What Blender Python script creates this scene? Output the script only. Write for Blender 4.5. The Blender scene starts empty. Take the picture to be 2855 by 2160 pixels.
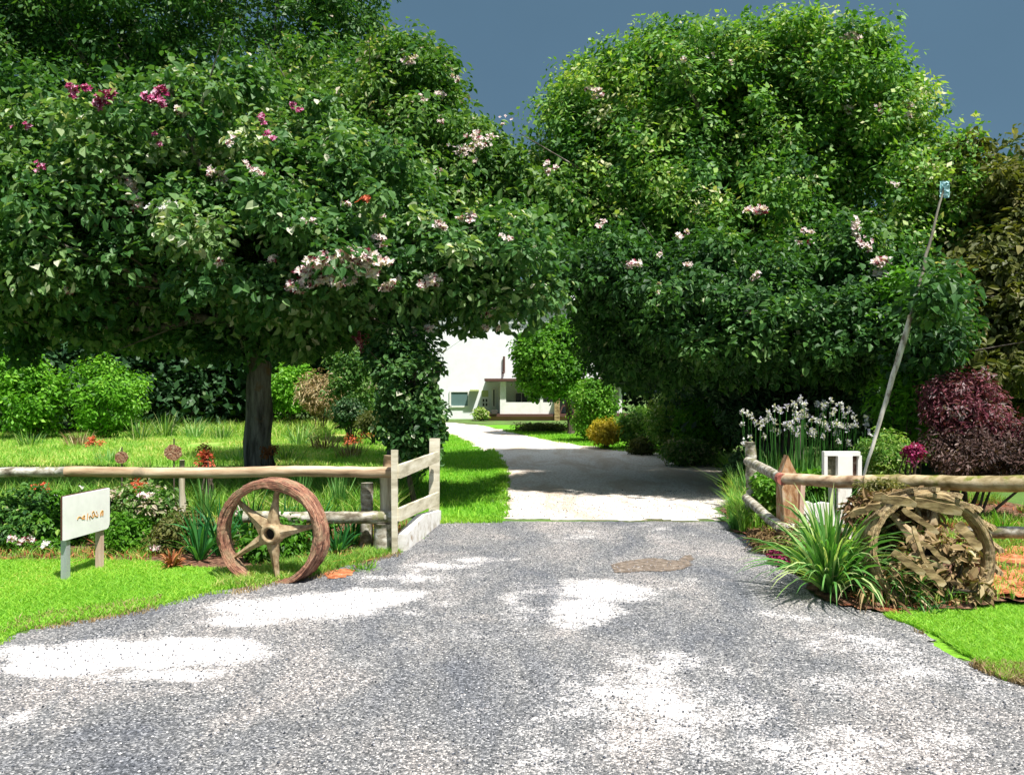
import bpy, math
import numpy as np
from mathutils import Vector
R = math.radians
rng = np.random.default_rng(11)
sc = bpy.context.scene
COL = sc.collection

# ------------------------------------------------------------------ camera, sky, sun, exposure
F, H, HY = 800.0, 1.6, 390.0            # focal length in pixels of the 1024 px frame, eye height, horizon row
cam = bpy.data.objects.new('camera', bpy.data.cameras.new('camera'))
COL.objects.link(cam); sc.camera = cam
cam.location = (0, 0, H); cam.rotation_euler = (R(90), 0, 0)
cam.data.sensor_width = 36; cam.data.lens = F/1024*36
cam.data.shift_y = (HY-387)/1024
cam.data.clip_end = 1000
SUN = Vector((0.29, -0.36, 0.88)).normalized()       # direction towards the sun
sl = bpy.data.lights.new('sun', 'SUN'); sl.energy = 4.2; sl.angle = R(1.8); sl.color = (1.0, 0.955, 0.87)
so = bpy.data.objects.new('sun', sl); COL.objects.link(so)
so.rotation_euler = (-SUN).to_track_quat('-Z', 'Y').to_euler()
world = bpy.data.worlds.new('World'); sc.world = world; world.use_nodes = True
wn = world.node_tree; wn.nodes.clear()
sky = wn.nodes.new('ShaderNodeTexSky'); sky.sky_type = 'NISHITA'; sky.sun_disc = False
sky.sun_elevation = math.asin(SUN.z); sky.sun_rotation = math.atan2(SUN.x, SUN.y)
sm = wn.nodes.new('ShaderNodeMix'); sm.data_type = 'RGBA'; sm.inputs[0].default_value = 0.90
sm.inputs[7].default_value = (0.60, 1.16, 1.68, 1)   # slate storm cloud seen through the sky light
wb = wn.nodes.new('ShaderNodeBackground'); wb.inputs[1].default_value = 0.075
wo = wn.nodes.new('ShaderNodeOutputWorld')
tcw = wn.nodes.new('ShaderNodeTexCoord'); spw = wn.nodes.new('ShaderNodeSeparateXYZ'); wn.links.new(tcw.outputs['Generated'], spw.inputs[0])
crw = wn.nodes.new('ShaderNodeValToRGB'); wn.links.new(spw.outputs['Z'], crw.inputs[0])   # slate cloud bank low down, unseen bright zone overhead added for soft fill light
for el, (p_, c_) in zip([crw.color_ramp.elements[0], crw.color_ramp.elements[1], crw.color_ramp.elements.new(.5)], [(.44, (0, 0, 0, 1)), (.74, (1, 1, 1, 1)), (.52, (.1, .1, .1, 1))]): el.position = p_; el.color = c_
smz = wn.nodes.new('ShaderNodeMix'); smz.data_type = 'RGBA'; wn.links.new(crw.outputs[0], smz.inputs[0]); smz.inputs[6].default_value = (0.60, 1.16, 1.68, 1); smz.inputs[7].default_value = (7.5, 8.2, 8.8, 1)
nzw = wn.nodes.new('ShaderNodeTexNoise'); nzw.inputs['Scale'].default_value = 2.2; nzw.inputs['Detail'].default_value = 5; wn.links.new(tcw.outputs['Generated'], nzw.inputs['Vector'])
mrw = wn.nodes.new('ShaderNodeMapRange'); wn.links.new(nzw.outputs[0], mrw.inputs[0]); mrw.inputs[1].default_value = .3; mrw.inputs[2].default_value = .7; mrw.inputs[3].default_value = .88; mrw.inputs[4].default_value = 1.14
vmw = wn.nodes.new('ShaderNodeVectorMath'); vmw.operation = 'SCALE'; wn.links.new(smz.outputs[2], vmw.inputs[0]); wn.links.new(mrw.outputs[0], vmw.inputs['Scale'])
wn.links.new(vmw.outputs[0], sm.inputs[7]); wn.links.new(sky.outputs[0], sm.inputs[6]); wn.links.new(sm.outputs[2], wb.inputs[0]); wn.links.new(wb.outputs[0], wo.inputs[0])
sc.view_settings.view_transform = 'Standard'; sc.view_settings.look = 'None'
sc.view_settings.gamma = 1; sc.view_settings.exposure = 1.05
sc.cycles.max_bounces = 6; sc.cycles.transparent_max_bounces = 4
sc.cycles.use_denoising = True

# ------------------------------------------------------------------ helpers
def G(px, py):
    Y = F*H/(py-HY); return ((px-512)/F*Y, Y)
def W(px, py, Y): return np.array(((px-512)/F*Y, Y, H-(py-HY)/F*Y))
def M_(px, Y): return px/F*Y                           # size of px pixels at distance Y

def tag(o, label=None, cat=None, group=None, kind=None):
    if label: o['label'] = label
    if cat: o['category'] = cat
    if group: o['group'] = group
    if kind: o['kind'] = kind
    return o
def empty(name, loc, label, cat, group=None, rz=0):
    o = bpy.data.objects.new(name, None); COL.objects.link(o); o.location = loc; o.rotation_euler = (0, 0, rz)
    o.empty_display_size = 0.1
    return tag(o, label, cat, group)
def build(name, V, Fc, m, parent=None, tint=None, smooth=False, origin=None, attr='tint'):
    """V: (n,3); Fc: (k,3|4) int array or list of such / of lists. World coordinates unless parent given."""
    V = np.asarray(V, dtype=np.float32).reshape(-1, 3)
    if not isinstance(Fc, (list, tuple)): Fc = [Fc]
    loops = []; sizes = []
    for f in Fc:
        f = np.asarray(f, dtype=np.int32)
        if f.size == 0: continue
        loops.append(f.reshape(-1)); sizes.append(np.full(f.shape[0], f.shape[1], dtype=np.int32))
    loops = np.concatenate(loops); sizes = np.concatenate(sizes)
    me = bpy.data.meshes.new(name)
    if origin is None and parent is None:
        origin = (float(V[:, 0].mean()), float(V[:, 1].mean()), float(V[:, 2].min()))
    if parent is not None: origin = tuple(parent.location) if parent.parent is None else tuple(parent.parent.location)
    V = V-np.array(origin, dtype=np.float32)
    if parent is not None and parent.parent is None and abs(parent.rotation_euler[2]) > 1e-6: pass
    me.vertices.add(len(V)); me.vertices.foreach_set('co', V.ravel())
    me.loops.add(len(loops)); me.loops.foreach_set('vertex_index', loops)
    me.polygons.add(len(sizes))
    st = np.concatenate(([0], np.cumsum(sizes)[:-1])).astype(np.int32)
    me.polygons.foreach_set('loop_start', st)
    me.polygons.foreach_set('loop_total', sizes)
    me.polygons.foreach_set('use_smooth', np.full(len(sizes), bool(smooth)))
    me.update(calc_edges=True)
    if tint is not None:
        dom = 'FACE' if len(tint) == len(sizes) else 'POINT'
        a = me.attributes.new(attr, 'FLOAT', dom); a.data.foreach_set('value', np.asarray(tint, dtype=np.float32))
    me.materials.append(m)
    o = bpy.data.objects.new(name, me); COL.objects.link(o)
    if parent is not None:
        o.parent = parent
        if parent.parent is not None: o.location = (0, 0, 0)
    else: o.location = origin
    return o

class MB:                                              # gathers geometry for one mesh
    def __init__(s): s.V = []; s.Q = []; s.T = []; s.P = []; s.n = 0; s.sm = False
    def add(s, V, Q=None, T=None):
        V = np.asarray(V, float).reshape(-1, 3); s.V.append(V)
        if Q is not None and len(Q): s.Q.append(np.asarray(Q)+s.n)
        if T is not None and len(T): s.T.append(np.asarray(T)+s.n)
        s.n += len(V); return s
    def box(s, c, size, rz=0, rx=0, ry=0, jit=0):
        c = np.array(c, float); h = np.array(size, float)/2
        P = np.array([(x, y, z) for z in (-1, 1) for y in (-1, 1) for x in (-1, 1)], float)*h
        if jit: P = P+rng.uniform(-jit, jit, P.shape)
        from mathutils import Euler
        Rm = np.array(Euler((rx, ry, rz)).to_matrix()); P = P@Rm.T+c
        s.add(P, [(0, 1, 3, 2)[::-1], (4, 5, 7, 6), (0, 1, 5, 4), (1, 3, 7, 5), (3, 2, 6, 7), (2, 0, 4, 6)]); return s
    def tube(s, pts, rad, sides=10, jit=0.0, cap=True):
        pts = np.asarray(pts, float); n = len(pts); rad = np.broadcast_to(np.asarray(rad, float), (n,))
        t = np.gradient(pts, axis=0); t /= np.linalg.norm(t, axis=1)[:, None]+1e-9
        up = np.array((0, 0, 1.0)) if abs(t[0, 2]) < .9 else np.array((1.0, 0, 0))
        a = np.cross(t, up); a /= np.linalg.norm(a, axis=1)[:, None]+1e-9; b = np.cross(t, a)
        th = np.linspace(0, 2*np.pi, sides, endpoint=False)
        rr = rad[:, None]*(1+rng.uniform(-jit, jit, (n, sides)))
        V = pts[:, None, :]+rr[:, :, None]*(np.cos(th)[None, :, None]*a[:, None, :]+np.sin(th)[None, :, None]*b[:, None, :])
        V = V.reshape(-1, 3); i = np.arange(n-1)[:, None]*sides; j = np.arange(sides)[None, :]; k = (j+1) % sides
        Q = np.stack([i+j, i+k, i+sides+k, i+sides+j], -1).reshape(-1, 4); T = []
        if cap:
            V = np.vstack([V, pts[0], pts[-1]]); c0 = n*sides
            T = [(c0, q, (q+1) % sides) for q in range(sides)]+[(c0+1, (n-1)*sides+(q+1) % sides, (n-1)*sides+q) for q in range(sides)]
        s.add(V, Q, T); return s
    def log(s, p0, p1, r0, r1=None, segs=14, sides=14, jit=.03, bend=.004):
        s.sm = True; segs = int(segs*1.0)
        r1 = r0 if r1 is None else r1; u = np.linspace(0, 1, segs)[:, None]
        p = np.array(p0)*(1-u)+np.array(p1)*u
        w = np.cumsum(rng.normal(0, bend*.6, (segs, 3)), 0); w = w-w[0]*(1-u)-w[-1]*u; p += w
        r = (r0+(r1-r0)*u[:, 0])*(1+rng.uniform(-jit, jit, segs)*.5)
        return s.tube(p, r, sides, jit*.9)
    def prism(s, outline, y0, y1, axis='y'):           # outline (n,2) in x,z extruded along y
        o = np.asarray(outline, float); n = len(o)
        if axis == 'y': A = np.c_[o[:, 0], np.full(n, y0), o[:, 1]]; B = np.c_[o[:, 0], np.full(n, y1), o[:, 1]]
        elif axis == 'x': A = np.c_[np.full(n, y0), o]; B = np.c_[np.full(n, y1), o]
        else: A = np.c_[o, np.full(n, y0)]; B = np.c_[o, np.full(n, y1)]
        c = np.array([A.mean(0), B.mean(0)]); V = np.vstack([A, B, c])
        Q = [(q, (q+1) % n, n+(q+1) % n, n+q) for q in range(n)]
        T = [(2*n, (q+1) % n, q) for q in range(n)]+[(2*n+1, n+q, n+(q+1) % n) for q in range(n)]
        s.add(V, Q, T); return s
    def strip(s, pts, wid, side):                      # ribbon along pts, widths wid, sideways vector side
        pts = np.asarray(pts, float); n = len(pts); wid = np.asarray(wid, float)[:, None]
        V = np.vstack([pts-side*wid/2, pts+side*wid/2]); i = np.arange(n-1)
        s.add(V, np.stack([i, i+n, i+n+1, i+1], -1)); return s
    def out(s, name, m, parent=None, **k):
        fc = []; k.setdefault('smooth', s.sm)
        if s.Q: fc.append(np.vstack(s.Q))
        if s.T: fc.append(np.vstack(s.T))
        return build(name, np.vstack(s.V), fc, m, parent, **k)

# ------------------------------------------------------------------ materials
def newmat(name):
    m = bpy.data.materials.new(name); m.use_nodes = True; nt = m.node_tree
    return m, nt, nt.nodes['Principled BSDF'], nt.nodes['Material Output']
def ramp(nt, stops):
    r = nt.nodes.new('ShaderNodeValToRGB'); e = r.color_ramp.elements
    while len(e) < len(stops): e.new(0.5)
    for el, (p, c) in zip(e, stops): el.position = p; el.color = (*c, 1)
    return r
def noise(nt, scale, detail=4, rough=.6, vec=None, dist=0):
    n = nt.nodes.new('ShaderNodeTexNoise'); n.inputs['Scale'].default_value = scale
    n.inputs['Detail'].default_value = detail; n.inputs['Roughness'].default_value = rough; n.inputs['Distortion'].default_value = dist
    if vec is not None: nt.links.new(vec, n.inputs['Vector'])
    return n
def coords(nt, scale=(1, 1, 1), kind='Object'):
    t = nt.nodes.new('ShaderNodeTexCoord'); mp = nt.nodes.new('ShaderNodeMapping'); mp.inputs['Scale'].default_value = scale
    nt.links.new(t.outputs[kind], mp.inputs[0]); return mp.outputs[0]
def bump(nt, b, h, strength=.4, dist=.02):
    n = nt.nodes.new('ShaderNodeBump'); n.inputs['Strength'].default_value = strength; n.inputs['Distance'].default_value = dist
    nt.links.new(h, n.inputs['Height']); nt.links.new(n.outputs[0], b.inputs['Normal'])
def mixc(nt, fac, a, b, mode='MIX'):
    n = nt.nodes.new('ShaderNodeMix'); n.data_type = 'RGBA'; n.blend_type = mode
    for s, v in ((0, fac), (6, a), (7, b)):
        if isinstance(v, (int, float)): n.inputs[s].default_value = v
        elif isinstance(v, tuple): n.inputs[s].default_value = (*v, 1)
        else: nt.links.new(v, n.inputs[s])
    return n.outputs[2]
def math_(nt, op, a, b=None, clamp=False):
    n = nt.nodes.new('ShaderNodeMath'); n.operation = op; n.use_clamp = clamp
    for s, v in ((0, a), (1, b)):
        if v is None: continue
        if isinstance(v, (int, float)): n.inputs[s].default_value = v
        else: nt.links.new(v, n.inputs[s])
    return n.outputs[0]
def leafmat(name, stops, trans=.3, rough=.5, spec=.28):
    m, nt, b, o = newmat(name)
    a = nt.nodes.new('ShaderNodeAttribute'); a.attribute_name = 'tint'
    r = ramp(nt, stops); nt.links.new(a.outputs['Fac'], r.inputs[0])
    nt.links.new(r.outputs[0], b.inputs['Base Color']); b.inputs['Roughness'].default_value = rough
    b.inputs['Specular IOR Level'].default_value = spec
    t = nt.nodes.new('ShaderNodeBsdfTranslucent')
    g = nt.nodes.new('ShaderNodeMix'); g.data_type = 'RGBA'; g.blend_type = 'MULTIPLY'; g.inputs[0].default_value = 1
    nt.links.new(r.outputs[0], g.inputs[6]); g.inputs[7].default_value = (1.5, 1.6, .5, 1); nt.links.new(g.outputs[2], t.inputs[0])
    mx = nt.nodes.new('ShaderNodeMixShader'); mx.inputs[0].default_value = trans
    nt.links.new(b.outputs[0], mx.inputs[1]); nt.links.new(t.outputs[0], mx.inputs[2]); nt.links.new(mx.outputs[0], o.inputs[0])
    return m
def surf(name, stops, scale=8, stretch=(1, 1, 1), rough=.8, bmp=.4, bd=.02, detail=6, spots=None, dist=0):
    m, nt, b, o = newmat(name); v = coords(nt, stretch)
    n = noise(nt, scale, detail, .65, v, dist); r = ramp(nt, [(.5+(p_-.5)*.62, c_) for p_, c_ in stops]); nt.links.new(n.outputs[0], r.inputs[0]); c = r.outputs[0]
    if spots:
        n2 = noise(nt, spots[0], 5, .6, coords(nt)); r2 = ramp(nt, [(spots[1], (0, 0, 0)), (spots[1]+.08, (1, 1, 1))]); nt.links.new(n2.outputs[0], r2.inputs[0])
        c = mixc(nt, r2.outputs[0], c, spots[2])
    nt.links.new(c, b.inputs['Base Color']); b.inputs['Roughness'].default_value = rough
    b.inputs['Specular IOR Level'].default_value = .25
    if bmp: bump(nt, b, n.outputs[0], bmp, bd)
    return m

L_big = leafmat('broad_leaf', [(0, (.018, .06, .02)), (.42, (.05, .14, .035)), (.66, (.10, .21, .06)), (.85, (.22, .33, .13)), (.95, (.42, .48, .30)), (1, (.6, .6, .48))])
L_low = leafmat('bough_leaf', [(0, (.02, .06, .02)), (.4, (.045, .13, .03)), (.7, (.09, .2, .045)), (.9, (.2, .32, .11)), (1, (.42, .46, .28))])
L_mid = leafmat('mixed_leaf', [(0, (.02, .07, .02)), (.4, (.055, .15, .03)), (.75, (.13, .24, .05)), (.92, (.26, .36, .14)), (1, (.5, .42, .34))])
L_fine = leafmat('fine_leaf', [(0, (.025, .08, .025)), (.35, (.06, .17, .03)), (.65, (.15, .31, .05)), (.87, (.32, .45, .10)), (1, (.55, .55, .33))])
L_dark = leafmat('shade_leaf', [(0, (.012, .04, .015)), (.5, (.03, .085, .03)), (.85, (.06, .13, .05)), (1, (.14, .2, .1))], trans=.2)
L_olive = leafmat('olive_leaf', [(0, (.04, .055, .012)), (.5, (.10, .12, .03)), (.9, (.20, .19, .06)), (1, (.34, .30, .15))])
L_hedge = leafmat('hedge_leaf', [(0, (.03, .10, .008)), (.5, (.075, .22, .012)), (.9, (.15, .33, .03)), (1, (.25, .4, .07))])
L_bright = leafmat('bright_leaf', [(0, (.05, .16, .01)), (.5, (.13, .34, .02)), (1, (.28, .5, .06))])
L_yellow = leafmat('golden_leaf', [(0, (.22, .2, .02)), (.5, (.5, .4, .03)), (1, (.7, .55, .12))])
L_purple = leafmat('purple_leaf', [(0, (.05, .012, .022)), (.5, (.14, .03, .05)), (.85, (.26, .09, .11)), (1, (.35, .28, .3))], trans=.15)
L_maroon = leafmat('maroon_leaf', [(0, (.03, .018, .018)), (.5, (.09, .05, .045)), (.9, (.17, .10, .09)), (1, (.3, .22, .2))], trans=.15)
L_strap = leafmat('strap_leaf', [(0, (.05, .17, .03)), (.4, (.14, .34, .08)), (.8, (.34, .5, .18)), (1, (.55, .6, .3))])
L_deep = leafmat('deep_green_strap', [(0, (.01, .07, .02)), (.6, (.03, .17, .04)), (1, (.10, .32, .08))])
L_grass = leafmat('lawn_blade', [(0, (.12, .32, .02)), (.5, (.22, .47, .04)), (.85, (.34, .54, .06)), (1, (.62, .52, .16))])
L_meadow = leafmat('meadow_blade', [(0, (.08, .22, .03)), (.4, (.2, .42, .05)), (.7, (.4, .52, .12)), (.88, (.6, .55, .22)), (1, (.68, .42, .22))])
L_dry = leafmat('dry_leaf', [(0, (.10, .05, .025)), (.4, (.22, .15, .07)), (.8, (.36, .27, .14)), (1, (.5, .42, .27))], trans=.1, rough=.7, spec=.2)
L_rust = leafmat('rust_leaf', [(0, (.16, .05, .02)), (.6, (.35, .13, .05)), (1, (.45, .28, .14))], trans=.1, rough=.8, spec=.2)
L_petal = leafmat('pale_petal', [(0, (.16, .012, .03)), (.13, (.24, .03, .06)), (.17, (.68, .5, .56)), (.6, (.72, .62, .68)), (1, (.8, .77, .78))], trans=.25, rough=.6)
L_red = leafmat('crimson_petal', [(0, (.2, .01, .06)), (.5, (.45, .04, .18)), (.8, (.6, .25, .45)), (1, (.75, .6, .7))], trans=.2, rough=.6)
L_orange = leafmat('orange_petal', [(0, (.5, .07, .03)), (1, (.7, .22, .12))], trans=.2, rough=.6)
L_white = leafmat('white_petal', [(0, (.6, .58, .66)), (1, (.82, .82, .84))], trans=.3, rough=.6)
L_lav = leafmat('lavender_petal', [(0, (.40, .38, .55)), (.5, (.58, .57, .66)), (1, (.74, .74, .76))], trans=.3, rough=.6)
bark = surf('bark', [(.3, (.05, .04, .035)), (.5, (.16, .135, .12)), (.7, (.28, .25, .22))], 9, (1, 1, .12), .9, 1.0, .04, spots=(3, .6, (.2, .12, .07)))
twig = surf('branch_bark', [(.3, (.03, .025, .02)), (.7, (.12, .09, .07))], 20, (1, 1, .3), .9)
rail_wood = surf('rail_wood', [(.25, (.20, .12, .07)), (.5, (.42, .30, .19)), (.72, (.58, .47, .34))], 9, (.15, 1, 1), .75, .5, .01, spots=(2.2, .62, (.23, .19, .13)))
rail_old = surf('lichen_wood', [(.3, (.12, .10, .07)), (.5, (.33, .30, .24)), (.7, (.55, .53, .48))], 14, (.5, 1, 1), .85, .6, .01, spots=(9, .55, (.18, .18, .09)))
rail_moss = surf('mossy_wood', [(.3, (.16, .12, .05)), (.5, (.38, .30, .17)), (.7, (.5, .42, .28))], 7, (.25, 1, 1), .85, .6, .012, spots=(5, .56, (.16, .17, .03)))
post_wood = surf('post_wood', [(.3, (.28, .24, .16)), (.5, (.5, .45, .34)), (.72, (.66, .62, .5))], 10, (1, 1, .12), .8, .5, .01, spots=(7, .62, (.2, .2, .1)))
board_wood = surf('board_wood', [(.3, (.40, .36, .26)), (.5, (.60, .55, .42)), (.72, (.74, .70, .58))], 8, (.2, .2, 1.2), .75, .3, .008)
red_wood = surf('orange_stained_post', [(.3, (.22, .10, .05)), (.5, (.42, .24, .12)), (.7, (.55, .42, .3))], 16, (1, 1, .4), .85, .6, .01)
rust = surf('rust', [(.3, (.10, .04, .025)), (.45, (.28, .12, .07)), (.58, (.36, .22, .13)), (.72, (.5, .36, .24))], 16, (1, 1, 1), .85, 1, .02, dist=2.5, spots=(5, .58, (.30, .23, .14)))
rust2 = surf('iron_tan', [(.3, (.20, .13, .07)), (.55, (.36, .27, .16)), (.75, (.45, .37, .25))], 14, (1, 1, 1), .8, .5, .01)
grey_wood = surf('weathered_plank', [(.3, (.12, .08, .035)), (.5, (.34, .25, .12)), (.72, (.50, .40, .24))], 14, (.25, 1, 1), .85, .6, .01)
white_paint = surf('white_paint', [(.3, (.74, .74, .72)), (.7, (.84, .84, .82))], 5, rough=.5, bmp=.05)
white_dirty = surf('flaking_white_paint', [(.35, (.5, .46, .4)), (.5, (.76, .74, .71)), (.7, (.84, .83, .82))], 7, (1, 1, .3), rough=.7, bmp=.2, bd=.005)
render_w = surf('white_render', [(.3, (.76, .80, .82)), (.7, (.82, .86, .88))], 2, rough=.85, bmp=.1)
concrete = surf('white_concrete', [(.3, (.5, .46, .4)), (.5, (.72, .70, .67)), (.7, (.8, .79, .78))], 6, rough=.9, spots=(4, .62, (.3, .2, .12)))
silver = surf('galvanised_metal', [(.3, (.5, .52, .58)), (.7, (.7, .72, .76))], 6, (1, 1, .1), rough=.4, bmp=.05); silver.node_tree.nodes['Principled BSDF'].inputs['Metallic'].default_value = .5
pink_wood = surf('pale_timber', [(.3, (.45, .30, .24)), (.7, (.62, .46, .38))], 12, (1, 1, .15), rough=.7, bmp=.2)
def plain(name, c, rough=.6, metal=0):
    m, nt, b, o = newmat(name); n = noise(nt, 12, 4, .6, coords(nt))
    k = mixc(nt, n.outputs[0], tuple(x*.82 for x in c), tuple(min(1, x*1.15) for x in c)); nt.links.new(k, b.inputs['Base Color'])
    b.inputs['Roughness'].default_value = rough; b.inputs['Metallic'].default_value = metal; return m
black_hole = plain('dark_void', (.012, .01, .01), .9)
brown_trim = plain('brown_trim', (.10, .045, .035)); teal = plain('teal_blind', (.11, .19, .19), .4); glass = plain('dark_glass', (.04, .045, .04), .15)
lime = plain('lime_panel', (.45, .52, .2)); brick_p = plain('pink_brick', (.48, .25, .19), .9); roofm = plain('pale_roof_metal', (.6, .62, .62), .4)
ink = plain('orange_brown_paint', (.50, .24, .05), .6); slot_g = surf('grey_board', [(.3, (.10, .10, .06)), (.7, (.24, .23, .16))], 30); slot_b = surf('brown_board', [(.3, (.06, .03, .025)), (.55, (.2, .12, .09)), (.7, (.4, .33, .28))], 18)
pot_m = plain('dark_planter', (.05, .045, .04)); blue_cloth = surf('pale_blue_cloth', [(.35, (.12, .32, .34)), (.6, (.5, .72, .78))], 25, rough=.8)
birch = surf('white_bark_pole', [(.3, (.2, .16, .13)), (.45, (.6, .56, .5)), (.7, (.78, .76, .72))], 10, (1, 1, .3), rough=.8, spots=(8, .63, (.22, .08, .06)))

# ------------------------------------------------------------------ ground sheets
def inpoly(x, y, P):
    P = np.asarray(P); c = np.zeros(np.shape(x), bool); j = len(P)-1
    for i in range(len(P)):
        xi, yi = P[i]; xj, yj = P[j]
        hit = ((yi > y) != (yj > y)) & (x < (xj-xi)*(y-yi)/((yj-yi) or 1e-9)+xi)
        c ^= hit; j = i
    return c
def vnoise(x, y, s, seed=0):                            # smooth value noise
    r = np.random.default_rng(seed); T = r.random((64, 64)); u = x/s; v = y/s
    i = np.floor(u).astype(int); j = np.floor(v).astype(int); a = u-i; b = v-j; a = a*a*(3-2*a); b = b*b*(3-2*b)
    g = lambda p, q: T[p % 64, q % 64]
    return (g(i, j)*(1-a)+g(i+1, j)*a)*(1-b)+(g(i, j+1)*(1-a)+g(i+1, j+1)*a)*b
def sheet(name, poly, step, z, m, attrf=None, zf=None, ragged=.6, stepy=None):
    P = np.asarray(poly); x0, y0 = P.min(0); x1, y1 = P.max(0)
    xs = np.arange(x0, x1+step, step); ys = np.arange(y0, y1+(stepy or step), stepy or step)
    X, Y = np.meshgrid(xs, ys); X = X+rng.uniform(-.3, .3, X.shape)*step; Y = Y+rng.uniform(-.3, .3, Y.shape)*(stepy or step)
    nx = len(xs); cx = (X[:-1, :-1]+X[1:, 1:])/2; cy = (Y[:-1, :-1]+Y[1:, 1:])/2
    wx = (vnoise(cx, cy, .35, 3)-.5)*ragged*.35; wy = (vnoise(cx, cy, .3, 5)-.5)*ragged*.35
    keep = inpoly(cx+wx, cy+wy, P)
    i, j = np.nonzero(keep); b = i*nx+j
    Q = np.stack([b, b+1, b+nx+1, b+nx], -1)
    Z = np.full(X.shape, z, float)
    if zf is not None: Z = Z+zf(X, Y)
    V = np.stack([X, Y, Z], -1).reshape(-1, 3)
    used, inv = np.unique(Q, return_inverse=True); V = V[used]; Q = inv.reshape(Q.shape)
    at = attrf(V[:, 0], V[:, 1]) if attrf else None
    return build(name, V, Q, m, tint=at, smooth=True, attr='mask')

# base terrain
m, nt, b, o_ = newmat('soil_and_grass'); v = coords(nt)
n1 = noise(nt, .8, 6, .6, v); n2 = noise(nt, 14, 5, .7, v)
r1 = ramp(nt, [(.35, (.10, .07, .035)), (.5, (.10, .20, .03)), (.7, (.16, .32, .04))]); nt.links.new(n1.outputs[0], r1.inputs[0])
c = mixc(nt, math_(nt, 'MULTIPLY', n2.outputs[0], .6), r1.outputs[0], (.03, .06, .015)); nt.links.new(c, b.inputs['Base Color']); b.inputs['Roughness'].default_value = .95
bump(nt, b, n2.outputs[0], .8, .05); ground_m = m
ground = build('ground', [(-250, -30, 0), (250, -30, 0), (250, 400, 0), (-250, 400, 0)], np.array([[0, 1, 2, 3]]), ground_m, origin=(0, 0, 0)); tag(ground, kind='structure')

def grassmat(name, a, bcol, y, ysc=1.2, thr=.6):
    m, nt, b, o = newmat(name); v = coords(nt)
    n1 = noise(nt, 45, 4, .7, v); n2 = noise(nt, ysc, 5, .6, v); n3 = noise(nt, 3.5, 4, .6, v)
    c = mixc(nt, n1.outputs[0], a, bcol); r = ramp(nt, [(thr, (0, 0, 0)), (thr+.15, (1, 1, 1))]); nt.links.new(n2.outputs[0], r.inputs[0])
    c = mixc(nt, r.outputs[0], c, y); c = mixc(nt, math_(nt, 'MULTIPLY', n3.outputs[0], .45), c, (a[0]*.7, a[1]*.8, a[2]*.7))
    nt.links.new(c, b.inputs['Base Color']); b.inputs['Roughness'].default_value = .9; b.inputs['Specular IOR Level'].default_value = .15
    bump(nt, b, n1.outputs[0], .7, .03); return m
lawn_m = grassmat('lawn', (.13, .34, .02), (.28, .52, .05), (.42, .42, .07))
lawn_far_m = grassmat('lawn_smooth', (.10, .30, .012), (.18, .42, .03), (.3, .42, .06), .4, .68)
meadow_m = grassmat('meadow', (.16, .34, .05), (.32, .50, .09), (.60, .45, .20), .45, .5)
bed_m = surf('mulch_soil', [(.3, (.06, .03, .02)), (.5, (.17, .08, .05)), (.7, (.33, .2, .13))], 18, rough=.95, bmp=1, bd=.05, spots=(2.5, .58, (.30, .09, .04)))
rustsoil_m = surf('red_soil', [(.3, (.24, .07, .03)), (.5, (.45, .15, .06)), (.7, (.55, .26, .14))], 12, rough=.95, bmp=.8, bd=.04)

# asphalt apron, strewn with pale sand where cars have turned
def pix(poly): return [G(*p) for p in poly]
road_poly = pix([(437, 521), (725, 522), (759, 551), (815, 597), (889, 616), (921, 634), (948, 655), (1012, 678)])+[(6.2, 3.2), (9, 1.2), (-9, 1.2), (-9, 3.4)]+pix([(-60, 650), (12, 632), (93, 620), (157, 606), (204, 595), (259, 586), (324, 574), (372, 562), (403, 551)])
patch = [(650, 700, 160, 50, .6), (560, 600, 90, 28, .5), (880, 690, 150, 40, .6), (760, 750, 170, 34, .5), (160, 655, 150, 22, .55), (330, 604, 110, 16, .5), (570, 535, 120, 8, .3), (470, 650, 120, 20, .25), (130, 655, 118, 14, 1.5), (60, 668, 60, 9, 1.4), (190, 648, 60, 9, 1.5), (160, 676, 70, 8, 1), (300, 607, 75, 10, 1.5), (355, 598, 60, 8, 1.4), (250, 622, 60, 7, .9), (10, 720, 22, 14, .8), (420, 577, 60, 7, .7), (450, 566, 60, 5, .7),
         (605, 592, 45, 12, 1.4), (585, 610, 34, 14, 1.4), (565, 625, 22, 9, .7), (520, 600, 40, 10, .55), (650, 660, 70, 24, .62), (660, 710, 60, 36, .55), (620, 745, 50, 26, .6), (740, 675, 50, 12, .6), (850, 645, 70, 16, .6), (900, 668, 80, 16, .7), (780, 620, 60, 8, .6), (560, 760, 40, 20, .5),
         (340, 665, 70, 8, .35), (480, 560, 50, 4, .75), (655, 533, 20, 10, .5), (700, 585, 60, 7, .45), (470, 640, 70, 12, .4), (960, 740, 60, 14, .5)]
pp = []
for (px, py, rx, ry, s) in patch:
    x, y = G(px, py); pp.append((x, y, M_(rx, y), F*H/(py-ry-HY)-y, y-F*H/(py+ry-HY), s))
def sandf(x, y):
    a = np.zeros_like(x)
    for (cx, cy, rx, yu, yd, s) in pp:
        ry = np.where(y > cy, yu, yd); d = np.sqrt(((x-cx)/rx)**2+((y-cy)/ry)**2)
        a = np.maximum(a, s*np.clip(1.25-d*.75, 0, 1))
    return np.clip(a*.85+(vnoise(x, y, .25, 9)-.5)*.35+(vnoise(x, y*1.5, .9, 8)-.5)*.3, 0, 1)
m, nt, b, o_ = newmat('gravel_asphalt'); v = coords(nt)
at = nt.nodes.new('ShaderNodeAttribute'); at.attribute_name = 'mask'
vo = nt.nodes.new('ShaderNodeTexVoronoi'); vo.inputs['Scale'].default_value = 105; nt.links.new(v, vo.inputs['Vector'])
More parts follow.
